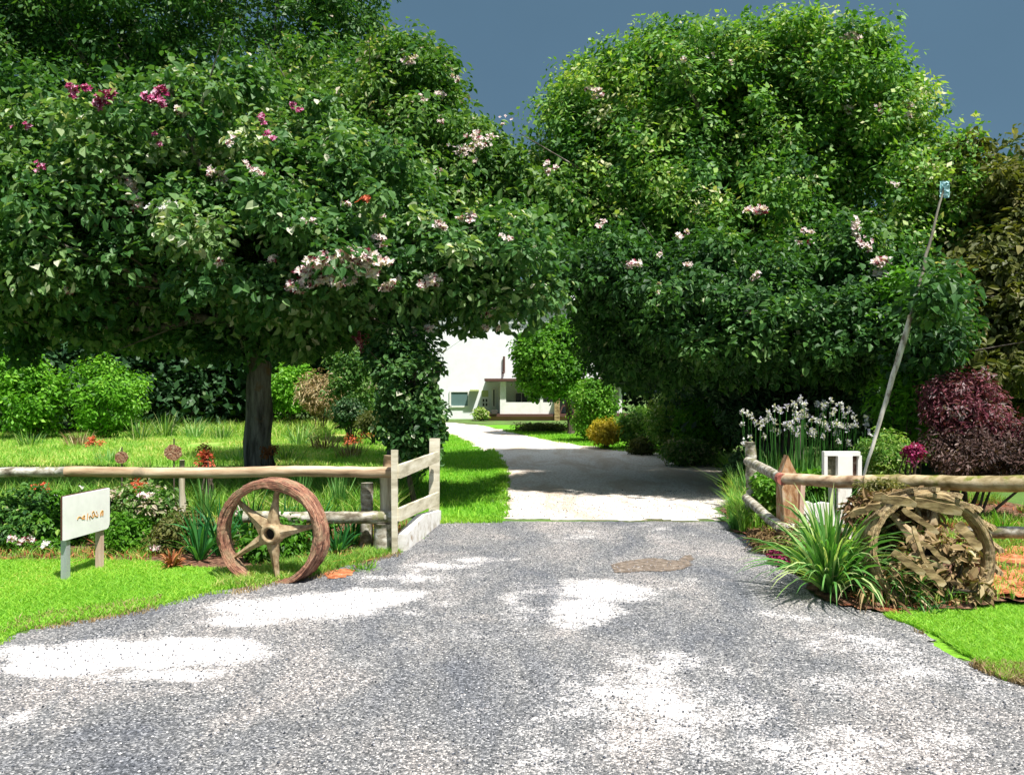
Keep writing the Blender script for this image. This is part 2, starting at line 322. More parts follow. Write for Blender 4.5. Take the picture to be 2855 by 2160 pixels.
sep = nt.nodes.new('ShaderNodeSeparateColor'); nt.links.new(vo.outputs['Color'], sep.inputs[0])
rs = ramp(nt, [(0, (.05, .052, .056)), (.4, (.13, .132, .14)), (.7, (.22, .218, .225)), (.88, (.38, .37, .37)), (1, (.58, .56, .55))]); nt.links.new(sep.outputs[0], rs.inputs[0])
nb = noise(nt, 1.3, 7, .62, coords(nt, (1, .45, 1)), .6); rb = ramp(nt, [(.35, (.6, .64, .72)), (.5, (1.0, 1.0, 1.0)), (.66, (1.6, 1.48, 1.4))]); nt.links.new(nb.outputs[0], rb.inputs[0])
asp = mixc(nt, 1.0, rs.outputs[0], rb.outputs[0], 'MULTIPLY')
n4 = noise(nt, 38, 4, .75, v); n5 = noise(nt, 4, 6, .7, v)
s1 = math_(nt, 'ADD', at.outputs['Fac'], math_(nt, 'MULTIPLY', math_(nt, 'SUBTRACT', n4.outputs[0], .5), 1.1))
s1 = math_(nt, 'ADD', s1, math_(nt, 'MULTIPLY', math_(nt, 'SUBTRACT', n5.outputs[0], .5), 1.5))
s1 = math_(nt, 'ADD', s1, math_(nt, 'MULTIPLY', math_(nt, 'SUBTRACT', sep.outputs[1], .5), .38))
s2 = math_(nt, 'MULTIPLY', math_(nt, 'SUBTRACT', s1, .46), 4.5, clamp=True)
n6 = noise(nt, 7, 6, .7, v); sandc = mixc(nt, n6.outputs[0], mixc(nt, n4.outputs[0], (.42, .38, .36), (.66, .62, .61)), (.80, .77, .78))
c = mixc(nt, s2, asp, sandc); nt.links.new(c, b.inputs['Base Color']); b.inputs['Roughness'].default_value = .85
hh = math_(nt, 'ADD', math_(nt, 'MULTIPLY', vo.outputs['Distance'], -1.0), math_(nt, 'MULTIPLY', n4.outputs[0], .5)); bump(nt, b, hh, .9, .012)
road_m = m
road = sheet('road', road_poly, .05, .008, road_m, sandf, ragged=.5); tag(road, kind='structure')

# driveway of pale fine gravel
drive_poly = pix([(437, 519.6), (725, 520.6), (731, 490), (727, 470), (716, 458), (648, 451), (611, 449), (555, 441), (523, 434.5), (500, 429.5), (481, 425), (440, 421.5), (425, 421.5)])+[(-5.2, 39), (-5.2, 34)]+pix([(436, 428), (450, 433), (468, 442), (490, 454), (502, 468), (504, 500), (500, 510)])
drive_poly = [G(502, 519.6)]+drive_poly[1:]
def drf(x, y): return vnoise(x, y, 2.2, 4)
m, nt, b, o_ = newmat('pale_gravel'); v = coords(nt, (1, .5, 1))
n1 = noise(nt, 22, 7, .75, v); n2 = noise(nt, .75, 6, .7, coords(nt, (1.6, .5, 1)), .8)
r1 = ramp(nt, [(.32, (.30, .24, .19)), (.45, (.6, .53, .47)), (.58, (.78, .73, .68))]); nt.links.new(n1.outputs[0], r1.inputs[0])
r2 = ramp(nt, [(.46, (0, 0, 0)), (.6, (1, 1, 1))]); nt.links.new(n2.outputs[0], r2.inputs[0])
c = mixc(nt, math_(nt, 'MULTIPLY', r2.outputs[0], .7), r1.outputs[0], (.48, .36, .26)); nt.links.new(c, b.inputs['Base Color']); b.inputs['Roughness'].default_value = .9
bump(nt, b, n1.outputs[0], .7, .02)
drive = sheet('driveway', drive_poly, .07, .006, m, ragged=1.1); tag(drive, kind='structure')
# the strip of apron between fence return and driveway reaches under the lawn edge
lawn1 = pix([(-30, 654), (12, 631), (93, 619.5), (157, 605.5), (204, 594.5), (259, 585.5), (268, 580), (220, 569), (150, 563), (70, 561), (-30, 562)])
sheet('lawn', lawn1, .06, .004, lawn_m, ragged=.3)['kind'] = 'structure'
lawn2 = pix([(440, 520.5), (501, 520.5), (503, 500), (502, 468), (490, 454), (468, 442), (448, 432.5), (430, 428)])+[(-4.6, 34)]+pix([(330, 440), (330, 470), (425, 519)])
sheet('lawn', lawn2, .12, .0035, lawn_far_m, ragged=.8)['kind'] = 'structure'
lawn3 = pix([(889, 616), (921, 634), (948, 655), (1013, 677), (1060, 680), (1060, 605), (1000, 606), (940, 612)])
sheet('lawn', lawn3, .06, .0041, lawn_m, ragged=.15)['kind'] = 'structure'
lawn4 = pix([(620, 450.5), (555, 441.5), (523, 435), (505, 429), (470, 424.5), (560, 424), (640, 434), (700, 447), (700, 455)])
sheet('lawn', lawn4, .2, .003, lawn_far_m, ragged=1)['kind'] = 'structure'
meadow_poly = pix([(-260, 500), (-40, 430), (0, 425), (120, 424), (330, 426), (420, 427), (425, 440), (425, 480), (300, 500)])
sheet('meadow', meadow_poly, .3, .002, meadow_m, ragged=1.5)['kind'] = 'structure'
bedl = pix([(-60, 562), (70, 561.5), (150, 563), (220, 569), (268, 580), (324, 573), (372, 561), (403, 550), (403, 500), (-60, 500)])
sheet('garden_bed', bedl, .08, .003, bed_m, ragged=.6)['kind'] = 'structure'
bedr = pix([(728, 522), (761, 551), (818, 598), (889, 616), (940, 612), (1060, 605), (1060, 510), (800, 470), (735, 470)])
def bedz(x, y): return .10*np.clip((x-(2.2+(y-5.5)*.02))/1.0, 0, 1)*np.clip((y-5.3)/1.2, 0, 1)*np.clip((9.4-y)/1.0, 0, 1)+.015*vnoise(x, y, .2, 2)*np.clip((y-5.4)/.5, 0, 1)
sheet('garden_bed', bedr, .07, .003, bed_m, zf=bedz, ragged=.6)['kind'] = 'structure'
rs_poly = pix([(975, 562), (1060, 555), (1060, 606), (985, 608)])
sheet('red_soil', rs_poly, .08, .02, rustsoil_m, zf=lambda x, y: .13*np.clip((y-5.4)/1., 0, 1), ragged=.8)['kind'] = 'structure'
mud_m = surf('brown_mud', [(.3, (.09, .07, .055)), (.6, (.19, .15, .12)), (.75, (.3, .26, .22))], 16, rough=.9, bmp=.5)
sheet('mud_patch', pix([(612, 568), (640, 560), (668, 555), (690, 557), (697, 563), (672, 569), (640, 573)]), .025, .0125, mud_m, ragged=1.4)['kind'] = 'structure'
sheet('mud_patch', pix([(325, 574), (345, 569), (352, 573), (338, 579), (322, 580)]), .03, .0125, rustsoil_m, ragged=.4)['kind'] = 'structure'

# ------------------------------------------------------------------ foliage generators
def unit(a): return a/(np.linalg.norm(a, axis=-1, keepdims=True)+1e-9)
def leaves(P, D, N, L, Wd, fold=.25, simple=False):
    """leaf blades from base P along D, face normal about N"""
    D = unit(D); S = unit(np.cross(D, N)); Nn = np.cross(S, D); L = L[:, None]; Wd = Wd[:, None]; n = len(P)
    if simple:
        V = np.stack([P, P+D*L*.5-S*Wd*.5, P+D*L, P+D*L*.5+S*Wd*.5], 1).reshape(-1, 3)
        return V, np.arange(n*4).reshape(-1, 4), 1
    lift = Nn*Wd*fold
    V = np.stack([P, P+D*L*.3-S*Wd*.48+lift, P+D*L*.68-S*Wd*.4+lift*.8, P+D*L-Nn*L*.1, P+D*L*.68+S*Wd*.4+lift*.8, P+D*L*.3+S*Wd*.48+lift], 1).reshape(-1, 3)
    b = np.arange(n)[:, None]*6
    Q = np.stack([b+np.array([0, 3, 2, 1]), b+np.array([0, 5, 4, 3])], 1).reshape(-1, 4)
    return V, Q, 2
def sample_lobes(lobes, n, lo=.55):
    w = np.array([l[3]*l[4]*l[5] for l in lobes])**.75; k = rng.choice(len(lobes), n, p=w/w.sum())
    Lb = np.array([l[:6] for l in lobes])[k]; d = unit(rng.normal(size=(n, 3)))
    r = lo+(1-lo)*rng.random(n)**.7; r = np.where(rng.random(n) < .09, r*rng.uniform(1.05, 1.22, n), r)
    return Lb[:, :3]+d*r[:, None]*Lb[:, 3:6], d
def crown_geo(lobes, nclus, crad, nper, ll, lw, simple=False, lo=.5, flat=.55, tsd=.14, droop=.25, zmin=None, tmean=.45):
    C, d = sample_lobes(lobes, nclus, lo); cen = np.array([l[:3] for l in lobes]).mean(0)
    if zmin is not None: C[:, 2] = np.maximum(C[:, 2], zmin+rng.random(len(C))*crad)
    ctint = rng.normal(tmean, tsd, nclus); cr = crad*rng.uniform(.55, 1.35, nclus)
    k = np.repeat(np.arange(nclus), nper); n = len(k)
    e = unit(rng.normal(size=(n, 3))); rr = rng.random(n)**.45
    P = C[k]+e*(rr*cr[k])[:, None]*np.array([1, 1, .78])
    outw = unit(P-cen)
    N = unit(e*.55+outw*.25+np.array([0, 0, flat])+rng.normal(0, .38, (n, 3)))
    D = unit(e*.8+rng.normal(0, .6, (n, 3))-np.array([0, 0, droop]))
    D = unit(D-N*(D*N).sum(1)[:, None]*.75)
    V, Q, f = leaves(P, D, N, ll*(sz := np.clip(rng.lognormal(-.05, .38, n), .4, 1.65)), lw*sz*rng.uniform(.75, 1.2, n), simple=simple)
    t = np.clip(ctint[k]+rng.normal(0, .13, n)+(rng.random(n) < .012)*.5, 0, 1)
    return V, Q, np.repeat(t, f), C
def lobe(px, py, Y, rpx, rpy, ry): c = W(px, py, Y); return (c[0], c[1], c[2], M_(rpx, Y), ry, M_(rpy, Y))
def trunk_geo(base, top, r, C, nl=14, lean=.15):
    mb = MB(); base = np.array(base, float); top = np.array(top, float); u = np.linspace(0, 1, 9)[:, None]
    p = base*(1-u)+top*u; p[1:-1, :2] += rng.normal(0, lean*.12, (7, 2)); rad = r*(1-.45*u[:, 0]); rad[0] *= 1.3; rad[1] *= 1.05
    mb.tube(p, rad, 16, .07)
    near = C[np.linalg.norm(C-top, axis=1) < 4.2*max(1, top[2]/5)]; near = near if len(near) else C
    near = near[near[:, 2] > top[2]*.62] if (near[:, 2] > top[2]*.62).any() else near
    for c in near[rng.choice(len(near), min(nl, len(near)), replace=False)]:
        s0 = p[rng.integers(6, 9)]; s0 = s0; mid = s0*.55+c*.45+np.array([0, 0, -.08])*np.linalg.norm(c-s0)+rng.normal(0, .12, 3)
        v = np.linspace(0, 1, 7)[:, None]; q = s0*(1-v)**2+2*mid*v*(1-v)+c*v**2; q[1:-1] += rng.normal(0, .03, (5, 3))
        mb.tube(q, r*np.linspace(.34, .05, 7), 7, .06)
        for _ in range(2):
            a = q[rng.integers(2, 6)]; bq = a+(c-s0)*.35+rng.normal(0, .35, 3); mb.tube(np.linspace(a, bq, 4), r*np.linspace(.1, .02, 4), 5)
    return mb
def tree(name, label, cat, lobes, trunk, mat, nclus, crad, nper, ll, lw, group=None, tmat=None, nl=14, **k):
    V, Q, t, C = crown_geo(lobes, nclus, crad, nper, ll, lw, **k)
    (bx, by), r, topz = trunk; root = empty(name, (bx, by, 0), label, cat, group)
    cen = np.array([l[:3] for l in lobes]).mean(0); top = np.array([bx*.75+cen[0]*.25, by*.75+cen[1]*.25, topz])
    trunk_geo((bx, by, -.1), top, r, C, nl).out('trunk', tmat or bark, root, smooth=True)
    build('crown', V, Q, mat, root, tint=t)
    return root
def copy_tree(root, loc, label, scale=(1, 1, 1), rz=0):
    r = root.copy(); COL.objects.link(r); r.location = loc; r.scale = scale; r.rotation_euler = (0, 0, rz); r['label'] = label
    for ch in root.children: c = ch.copy(); COL.objects.link(c); c.parent = r
    return r
def shrub(name, label, cat, px, py, Y, rpx, rpy, mat, ncl=60, crad=.2, nper=60, ll=.06, lw=.03, group=None, ry=None, extra=(), **k):
    """px,py centre of the foliage at distance Y"""
    lb = [lobe(px, py, Y, rpx, rpy, ry or M_(rpx, Y))]+[lobe(a, b_, Y+dy, c_, d_, M_(c_, Y)) for (a, b_, dy, c_, d_) in extra]
    k.setdefault('lo', .35); k.setdefault('zmin', .02)
    V, Q, t, C = crown_geo(lb, ncl, crad, nper, ll, lw, **k); cx, cy, cz = lb[0][:3]
    root = empty(name, (cx, cy, 0), label, cat, group); mb = MB()
    for c in C[rng.choice(len(C), min(8, len(C)), replace=False)]:
        a = np.array([cx+rng.normal(0, .04), cy+rng.normal(0, .04), -.03]); u = np.linspace(0, 1, 5)[:, None]; q = a*(1-u)+c*u; q[1:-1] += rng.normal(0, .03, (3, 3)); mb.tube(q, np.linspace(.022, .006, 5), 6)
    mb.out('stem', twig, root); build('foliage', V, Q, mat, root, tint=t); return root
_cr = {}
def on_surface(root, px, py, Y):                       # distance of the outermost leaves of that crown along this direction
    ch = [c for c in root.children if c.name.startswith('crown')]
    if not ch: return Y
    if root.name not in _cr:
        me = ch[0].data; a = np.empty(len(me.vertices)*3, dtype=np.float32); me.vertices.foreach_get('co', a); a = a.reshape(-1, 3)+np.array(root.location, dtype=np.float32)
        _cr[root.name] = (a[:, 0]/a[:, 1]*F+512, HY-(a[:, 2]-H)/a[:, 1]*F, a[:, 1])
    u, v, d = _cr[root.name]; k = (abs(u-px) < 7) & (abs(v-py) < 7)
    return float(np.percentile(d[k], 2))-.03 if k.sum() > 20 else Y
def blossom(parent, px, py, Y, rpx, rpy, n, size, mat, label=None):
    """a truss of blooms: every bloom five petals round a centre, spread over a flat cluster"""
    Y = on_surface(parent, px, py, Y)
    n = int(n*3.2); size = size*.56; sub = unit(rng.normal(size=(max(3, n//9), 3)))*(rng.random((max(3, n//9), 1))**.5)
    c = W(px, py, Y); P = c+(sub[rng.integers(0, len(sub), n)]*1.15+rng.normal(0, .17, (n, 3)))*np.array([M_(rpx, Y), .12, M_(rpy, Y)])
    Vs = []; Qs = []; ts = []; off = 0; ax = unit(np.array([[0, -.8, .45]])+rng.normal(0, .35, (n, 3)))
    for q in range(6):
        a = q*2*np.pi/6+rng.random(n)*.5; s0 = unit(np.cross(ax, np.array([0, 0, 1.0]))); s1 = np.cross(ax, s0)
        D = s0*np.cos(a)[:, None]+s1*np.sin(a)[:, None]+ax*.35
        V, Q, f = leaves(P, D, ax, size*rng.uniform(.7, 1.2, n), size*.62*rng.uniform(.8, 1.2, n), fold=.15)
        Vs.append(V); Qs.append(Q+off); off += len(V); ts.append(np.repeat(rng.random(n), f))
    o = build('blossom', np.vstack(Vs), np.vstack(Qs), mat, parent, tint=np.concatenate(ts))
    if label: o['label'] = label
    return o

def strap(n, length, width, spread=.9, droop=.9, bias=(0, 0), base_r=.05, center=(0, 0, 0), segs=7, stiff=0):
    a = rng.uniform(0, 2*np.pi, n); el = rng.uniform(.15, 1, n)**.7; L = length*rng.uniform(.55, 1.1, n); w = width*rng.uniform(.6, 1.2, n)
    d = np.stack([np.cos(a)*spread*(1.15-el)+bias[0], np.sin(a)*spread*(1.15-el)+bias[1], .35+el], -1); d = unit(d)
    p = np.array(center)+np.stack([np.cos(a), np.sin(a), np.zeros(n)], -1)*rng.random((n, 1))*base_r
    side = unit(np.cross(d, np.array([0, 0, 1.0]))+rng.normal(0, .25, (n, 3))); pts = [p]; dd = d.copy()
    for s in range(segs):
        dd = unit(dd+np.array([0, 0, -1.0])*(droop*(s+1)/segs/segs*2.2)*rng.uniform(.5, 1.5, (n, 1))*(1-stiff)); p = p+dd*(L/segs)[:, None]; pts.append(p)
    pts = np.stack(pts, 1); pts[:, :, 2] = np.maximum(pts[:, :, 2], .015)
    prof = np.array([.6, .95, 1, 1, .9, .7, .4, .05])[:segs+1] if segs == 7 else np.interp(np.linspace(0, 1, segs+1), [0, .2, .7, 1], [.6, 1, .8, .05])
    ww = w[:, None]*prof[None]; Lf = pts-side[:, None]*ww[:, :, None]/2; Rt = pts+side[:, None]*ww[:, :, None]/2
    m_ = segs+1; V = np.stack([Lf, Rt], 2).reshape(-1, 3); b = np.arange(n)[:, None]*(2*m_); s = np.arange(segs)[None]*2
    Q = np.stack([b+s, b+s+1, b+s+3, b+s+2], -1).reshape(-1, 4); return V, Q, np.repeat(rng.random(n), segs)
def strap_plant(name, label, cat, px, py, n, length, width, mat, z=0.0, Y=None, group=None, tmul=1., **k):
    x, y = G(px, py) if Y is None else ((px-512)/F*Y, Y)
    V, Q, t = strap(n, length, width, center=(x, y, z), **k)
    return tag(build(name, V, Q, mat, tint=t*tmul, origin=(x, y, z)), label, cat, group)
def blades(poly, n, h, w, mat, label, z=.003, hj=.5, zf=None, bare=None, tpow=1., lean=.35, name='grass'):
    P = np.asarray(poly); x0, y0 = P.min(0); x1, y1 = P.max(0); X = rng.uniform(x0, x1, n*4); Y = rng.uniform(y0, y1, n*4)
    k = inpoly(X+(vnoise(X, Y, .3, 3)-.5)*.2, Y, P)
    if bare: k &= vnoise(X, Y, bare[0], 21) > bare[1]
    X = X[k][:n]; Y = Y[k][:n]; n = len(X); Z = np.full(n, z)
    if zf is not None: Z = Z+zf(X, Y)
    hh = h*rng.uniform(1-hj, 1+hj, n)*(.6+.8*vnoise(X, Y, .6, 33)); a = rng.uniform(0, 2*np.pi, n); s = np.stack([np.cos(a), np.sin(a), 0*a], -1)*(w*rng.uniform(.6, 1.3, n)/2)[:, None]
    l = np.stack([rng.normal(0, lean, n), rng.normal(0, lean, n), np.ones(n)], -1); B = np.stack([X, Y, Z], -1)
    M = B+l*np.array([.5, .5, 1])*(hh*.55)[:, None]; Tp = B+l*np.array([1.3, 1.3, 1])*hh[:, None]
    V = np.stack([B-s, B+s, M+s*.8, M-s*.8, Tp], 1).reshape(-1, 3); b = np.arange(n)[:, None]*5
    t = np.clip(rng.random(n)**tpow*.75+.3*(vnoise(X, Y, .8, 12)-.2), 0, 1)
    o = build(name, V, [b+np.array([0, 1, 2, 3]), b+np.array([3, 2, 4])], mat, tint=np.concatenate([t, t]), origin=(float(X.mean()), float(Y.mean()), 0))
    return tag(o, label, 'grass', kind='stuff')

# ------------------------------------------------------------------ house
HYD = 45.0
house = empty('house', (0, HYD, 0), 'white rendered two storey house with brown trimmed veranda at the end of the driveway', 'house')
def hx(px): return (px-512)/F*HYD
def hz(py): return H-(py-HY)/F*HYD
MB().box(((hx(392)+hx(622))/2, HYD+4, 3.3), (hx(622)-hx(392), 8, 6.7)).out('wall', render_w, house)
rf = MB(); x0, x1 = hx(385), hx(629)
rf.prism([(HYD-.5, 6.66), (HYD+4, 7.88), (HYD+8.5, 6.66), (HYD+8.5, 6.78), (HYD+4, 8.0), (HYD-.5, 6.78)], x0, x1, 'x'); rf.out('roof', roofm, house)
MB().tube([(x0, HYD-.58, 6.62), (x1, HYD-.58, 6.62)], .07, 8).out('gutter', white_paint, house)
MB().tube([(hx(504), HYD-.1, hz(372)), (hx(504), HYD-.1, hz(356))], .06, 8).tube([(hx(504), HYD-.1, hz(372)), (hx(503), HYD-.3, hz(372.6))], .06, 8).out('downpipe', brown_trim, house)
def window(cx0, cx1, z0, z1, pm, y=HYD, bars=(1, 1), name='window', frame=white_paint, arch=False):
    f = MB(); t = .09
    for (a, b_) in (((cx0+cx1)/2, z0), ((cx0+cx1)/2, z1)): f.box((a, y-.03, b_), (cx1-cx0+t, .1, t))
    for a in (cx0, cx1): f.box((a, y-.03, (z0+z1)/2), (t, .098, z1-z0-t))
    for q in range(1, bars[0]): f.box((cx0+(cx1-cx0)*q/bars[0], y-.025, (z0+z1)/2), (.06, .08, z1-z0-t))
    for q in range(1, bars[1]): f.box(((cx0+cx1)/2, y-.022, z0+(z1-z0)*q/bars[1]), (cx1-cx0-t, .07, .06))
    fo = f.out(name, frame, house)
    MB().box(((cx0+cx1)/2, y-.012, (z0+z1)/2), (cx1-cx0-.02, .03, z1-z0-.02)).out('pane', pm, fo)
    return fo
window(hx(450.3), hx(468.7), hz(406), hz(390.8), teal)
window(hx(423), hx(438), hz(406), hz(391), teal)
MB().box(((hx(471)+hx(478))/2, HYD-.25, hz(389.85)), (hx(479)-hx(470), .5, .08)).out('awning', lime, house)
# doorway with lime transom, side lights
fo = window(hx(481.8), hx(488.2), hz(406.5), hz(397.6), glass, bars=(2, 2))
MB().box(((hx(481.8)+hx(488.2))/2, HYD-.015, hz(393.2)), (hx(488.2)-hx(481.8), .04, hz(389.8)-hz(396.3))).out('transom', lime, house)
window(hx(492.4), hx(495.4), hz(406.5), hz(388.5), glass); window(hx(499.6), hx(501.2), hz(407), hz(386.6), brown_trim)
window(hx(515), hx(528), hz(409), hz(392), glass, bars=(2, 1)); window(hx(598), hx(612), hz(407), hz(393), glass, bars=(2, 1)); window(hx(540), hx(552), hz(372), hz(356), glass, bars=(2, 1))
VY = HYD-2.2
vr = MB(); vr.box(((hx(486)+hx(625))/2, HYD-1.35, hz(380)), (hx(625)-hx(486), 2.7, .14)); vr.out('veranda_roof', brown_trim, house)
for px in (503.5, 540, 578, 615): MB().box((hx(px), VY, 1.12), (.32 if px < 505 else .16, .2, 1.9)).out('veranda_post', white_paint, house)
MB().box(((hx(489)+hx(625))/2, HYD-1.3, .28), (hx(625)-hx(489), 2.5, .14)).out('veranda_deck', brown_trim, house)
MB().box(((hx(489)+hx(625))/2, HYD-1.25, .1), (hx(625)-hx(489)-.1, 2.3, .24)).out('veranda_base', brick_p, house)
MB().box(((hx(505)+hx(553))/2, VY-.05, .66), (hx(553)-hx(505), .08, .62)).out('veranda_panel', white_paint, house)
w = MB()
for (a, b_, c_) in ((558, 571, 413.3), (560, 569, 404.5)): w.box(((hx(a)+hx(b_))/2, VY+.03, hz(c_)), (hx(b_)-hx(a), .07, .09))
for (a, s) in ((558.6, .35), (564.8, 0), (570.4, -.35)): w.box((hx(a), VY+.03, hz(409)), (.07, .065, .5), ry=s)
w.out('railing', brown_trim, house)
MB().box((hx(554.5), VY-.3, .55), (.28, .28, 1.15)).box((hx(554.5), VY-.3, 1.15), (.34, .34, .06)).out('gate_post', grey_wood, house)
planter = empty('planter', (hx(495.5), VY-.2, .36), 'low dark planter box standing beside the white veranda pillar of the house', 'planter')
MB().prism([(hx(493), .36), (hx(498), .36), (hx(498.6), .56), (hx(492.4), .56)], VY-.45, VY-.05).out('box', pot_m, planter)

# ------------------------------------------------------------------ background trees (each one a thing, shared meshes)
def bgproto(name, label, mat, loc, sz, n=70, k=1.0):
    x, y = loc; h = sz
    lb = [(x, y, h*.55, h*.36, h*.33, h*.42), (x-h*.2, y, h*.38, h*.26, h*.25, h*.27), (x+h*.22, y+.2, h*.4, h*.25, h*.25, h*.28), (x, y-.3, h*.2, h*.3, h*.25, h*.17)]
    return tree(name, label, 'tree', lb, ((x, y), .2, h*.6), mat, n*2, h*.13*k, 75, .30, .17, group='trees of the wood behind the garden', tmat=twig, simple=True, lo=.4, nl=8)
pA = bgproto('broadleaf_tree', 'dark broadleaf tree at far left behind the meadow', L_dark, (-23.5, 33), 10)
pB = bgproto('leafy_tree', 'mid green tree behind the meadow, just left of the big trunk', L_hedge, (-11.5, 36), 9)
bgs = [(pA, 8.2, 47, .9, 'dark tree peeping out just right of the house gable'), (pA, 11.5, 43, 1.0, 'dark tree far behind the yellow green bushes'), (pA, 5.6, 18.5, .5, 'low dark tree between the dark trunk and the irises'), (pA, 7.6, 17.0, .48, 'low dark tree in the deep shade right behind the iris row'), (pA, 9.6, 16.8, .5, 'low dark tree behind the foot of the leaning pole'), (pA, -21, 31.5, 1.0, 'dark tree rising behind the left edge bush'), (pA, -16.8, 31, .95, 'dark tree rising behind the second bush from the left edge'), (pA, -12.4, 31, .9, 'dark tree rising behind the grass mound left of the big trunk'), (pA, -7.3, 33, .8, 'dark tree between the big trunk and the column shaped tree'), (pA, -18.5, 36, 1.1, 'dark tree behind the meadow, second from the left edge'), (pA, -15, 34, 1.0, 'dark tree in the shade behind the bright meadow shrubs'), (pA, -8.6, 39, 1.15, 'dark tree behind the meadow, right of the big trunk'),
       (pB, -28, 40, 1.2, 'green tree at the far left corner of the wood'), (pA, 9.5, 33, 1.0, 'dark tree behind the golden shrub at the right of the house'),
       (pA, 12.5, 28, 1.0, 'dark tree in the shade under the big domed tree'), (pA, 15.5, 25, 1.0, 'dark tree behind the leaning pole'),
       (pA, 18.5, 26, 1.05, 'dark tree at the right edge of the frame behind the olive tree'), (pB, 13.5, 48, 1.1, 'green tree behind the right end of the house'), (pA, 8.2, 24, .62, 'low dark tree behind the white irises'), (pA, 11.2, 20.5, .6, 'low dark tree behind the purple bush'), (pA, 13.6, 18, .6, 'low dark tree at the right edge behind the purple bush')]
for (p, x, y, s, lab) in bgs: copy_tree(p, (x, y, 0), lab, (s, s, s), rng.uniform(0, 6.28))
pA.scale = (1, 1, 1)

# ------------------------------------------------------------------ the big trees
tA = tree('shade_tree', 'big broad leaved tree with a straight grey trunk standing behind the left log rail', 'tree',
          [lobe(110, 235, 12, 150, 92, 2.2), lobe(280, 255, 11.5, 140, 72, 2.0), lobe(40, 165, 12.5, 120, 70, 2.2), lobe(230, 170, 12.5, 150, 80, 2.4), lobe(400, 272, 11.2, 120, 48, 1.6), lobe(350, 200, 12.5, 90, 60, 2.0), lobe(500, 268, 11.2, 75, 48, 1.3), lobe(30, 280, 12, 80, 45, 2.0), lobe(330, 306, 12, 90, 30, 1.6), lobe(170, 308, 13, 100, 32, 1.6), lobe(470, 292, 11.6, 70, 24, 1.0), lobe(234, 350, 12.2, 20, 18, .5), lobe(300, 340, 12.2, 30, 16, .6), lobe(410, 318, 11.4, 22, 12, .5), lobe(530, 298, 11.8, 26, 16, .5), lobe(90, 325, 12, 30, 14, .6), lobe(20, 330, 12, 26, 20, .6), lobe(350, 335, 11.6, 16, 12, .4), lobe(480, 318, 11.4, 16, 9, .3), lobe(195, 340, 12.4, 24, 12, .5)],
          (G(258, 490), .25, 3.4), L_big, 1150, .40, 125, .105, .070, nl=26, tmean=.56, tsd=.13)
tC = tree('flowering_tree', 'light green tree with peach pink tips left of the gap of slate sky', 'tree',
          [lobe(405, 100, 17, 45, 55, 1.8), lobe(425, 170, 16.5, 75, 70, 2.0), lobe(485, 190, 16, 50, 50, 1.6), lobe(340, 130, 17, 90, 80, 2.4), lobe(560, 215, 15.5, 65, 42, 1.6), lobe(480, 160, 16, 26, 28, 1), lobe(425, 85, 16.5, 30, 30, 1.2)],
          ((-2.6, 17.5), .16, 4.2), L_mid, 620, .42, 100, .115, .065, nl=20, tmean=.55)
tB = tree('tall_tree', 'tall dark green tree filling the upper left corner of the photo', 'tree',
          [lobe(335, 55, 29, 55, 72, 2.6), lobe(350, 15, 29, 42, 40, 2), lobe(200, 30, 29, 130, 110, 3.4), lobe(50, 70, 28, 120, 110, 3.4), lobe(110, 0, 28, 140, 80, 3.4), lobe(10, 60, 28, 80, 80, 3)],
          ((-9.3, 29.5), .26, 9), L_mid, 1300, .6, 95, .17, .085, nl=20, tmean=.33, simple=True)
tD = tree('domed_tree', 'huge round topped fine leaved tree right of the driveway against the slate sky', 'tree',
          [lobe(750, 136, 16.5, 125, 96, 2.5), lobe(655, 110, 16.5, 62, 72, 2.6), lobe(838, 132, 16.5, 66, 78, 2.5), lobe(790, 92, 16.5, 80, 58, 2.6), lobe(880, 190, 16.2, 78, 80, 2.5), lobe(620, 190, 16.2, 75, 75, 2.6), lobe(565, 165, 16.2, 36, 40, 1.4), lobe(715, 84, 16.5, 56, 48, 2.2), lobe(720, 230, 16, 150, 80, 2.5), lobe(898, 125, 16.5, 20, 36, 1.4), lobe(925, 170, 16.2, 22, 26, 1.2), lobe(560, 130, 16, 38, 32, 1.3), lobe(590, 100, 16.2, 45, 45, 1.6), lobe(655, 74, 16.5, 42, 34, 1.8), lobe(765, 68, 16.5, 68, 34, 2), lobe(845, 78, 16.5, 36, 30, 1.6), lobe(640, 230, 16, 80, 60, 2), lobe(760, 262, 15.5, 90, 45, 1.5), lobe(870, 262, 15, 70, 50, 1.3), lobe(660, 262, 15.5, 70, 45, 1.4), lobe(575, 230, 15.5, 45, 40, 1.2), lobe(935, 235, 15.5, 36, 60, 1.2)],
          ((5.6, 17.4), .3, 6.0), L_fine, 2700, .38, 110, .098, .056, nl=30, tmean=.56, tsd=.17, simple=True)
tE = tree('low_branching_tree', 'dark large leaved tree whose low boughs hang over the right side of the driveway', 'tree',
          [lobe(655, 300, 12.5, 70, 42, 1.4), lobe(750, 332, 12.5, 110, 46, 1.8), lobe(845, 325, 12, 80, 52, 1.6), lobe(590, 275, 12.5, 50, 30, 1.0), lobe(805, 290, 13, 100, 42, 1.6), lobe(900, 335, 11, 38, 44, 1.2), lobe(700, 325, 13, 90, 50, 1.8), lobe(622, 325, 13.5, 45, 50, 1.3), lobe(660, 350, 14, 60, 36, 1.3), lobe(908, 300, 11.5, 26, 44, 1.0), lobe(700, 262, 12.6, 34, 26, .9), lobe(838, 250, 12.6, 40, 30, .9), lobe(612, 252, 12.6, 30, 22, .8), lobe(924, 291, 8.75, 26, 24, .22)],
          ((5.3, 15.0), .2, 3.2), L_low, 1050, .34, 115, .092, .056, nl=24, tmean=.36)
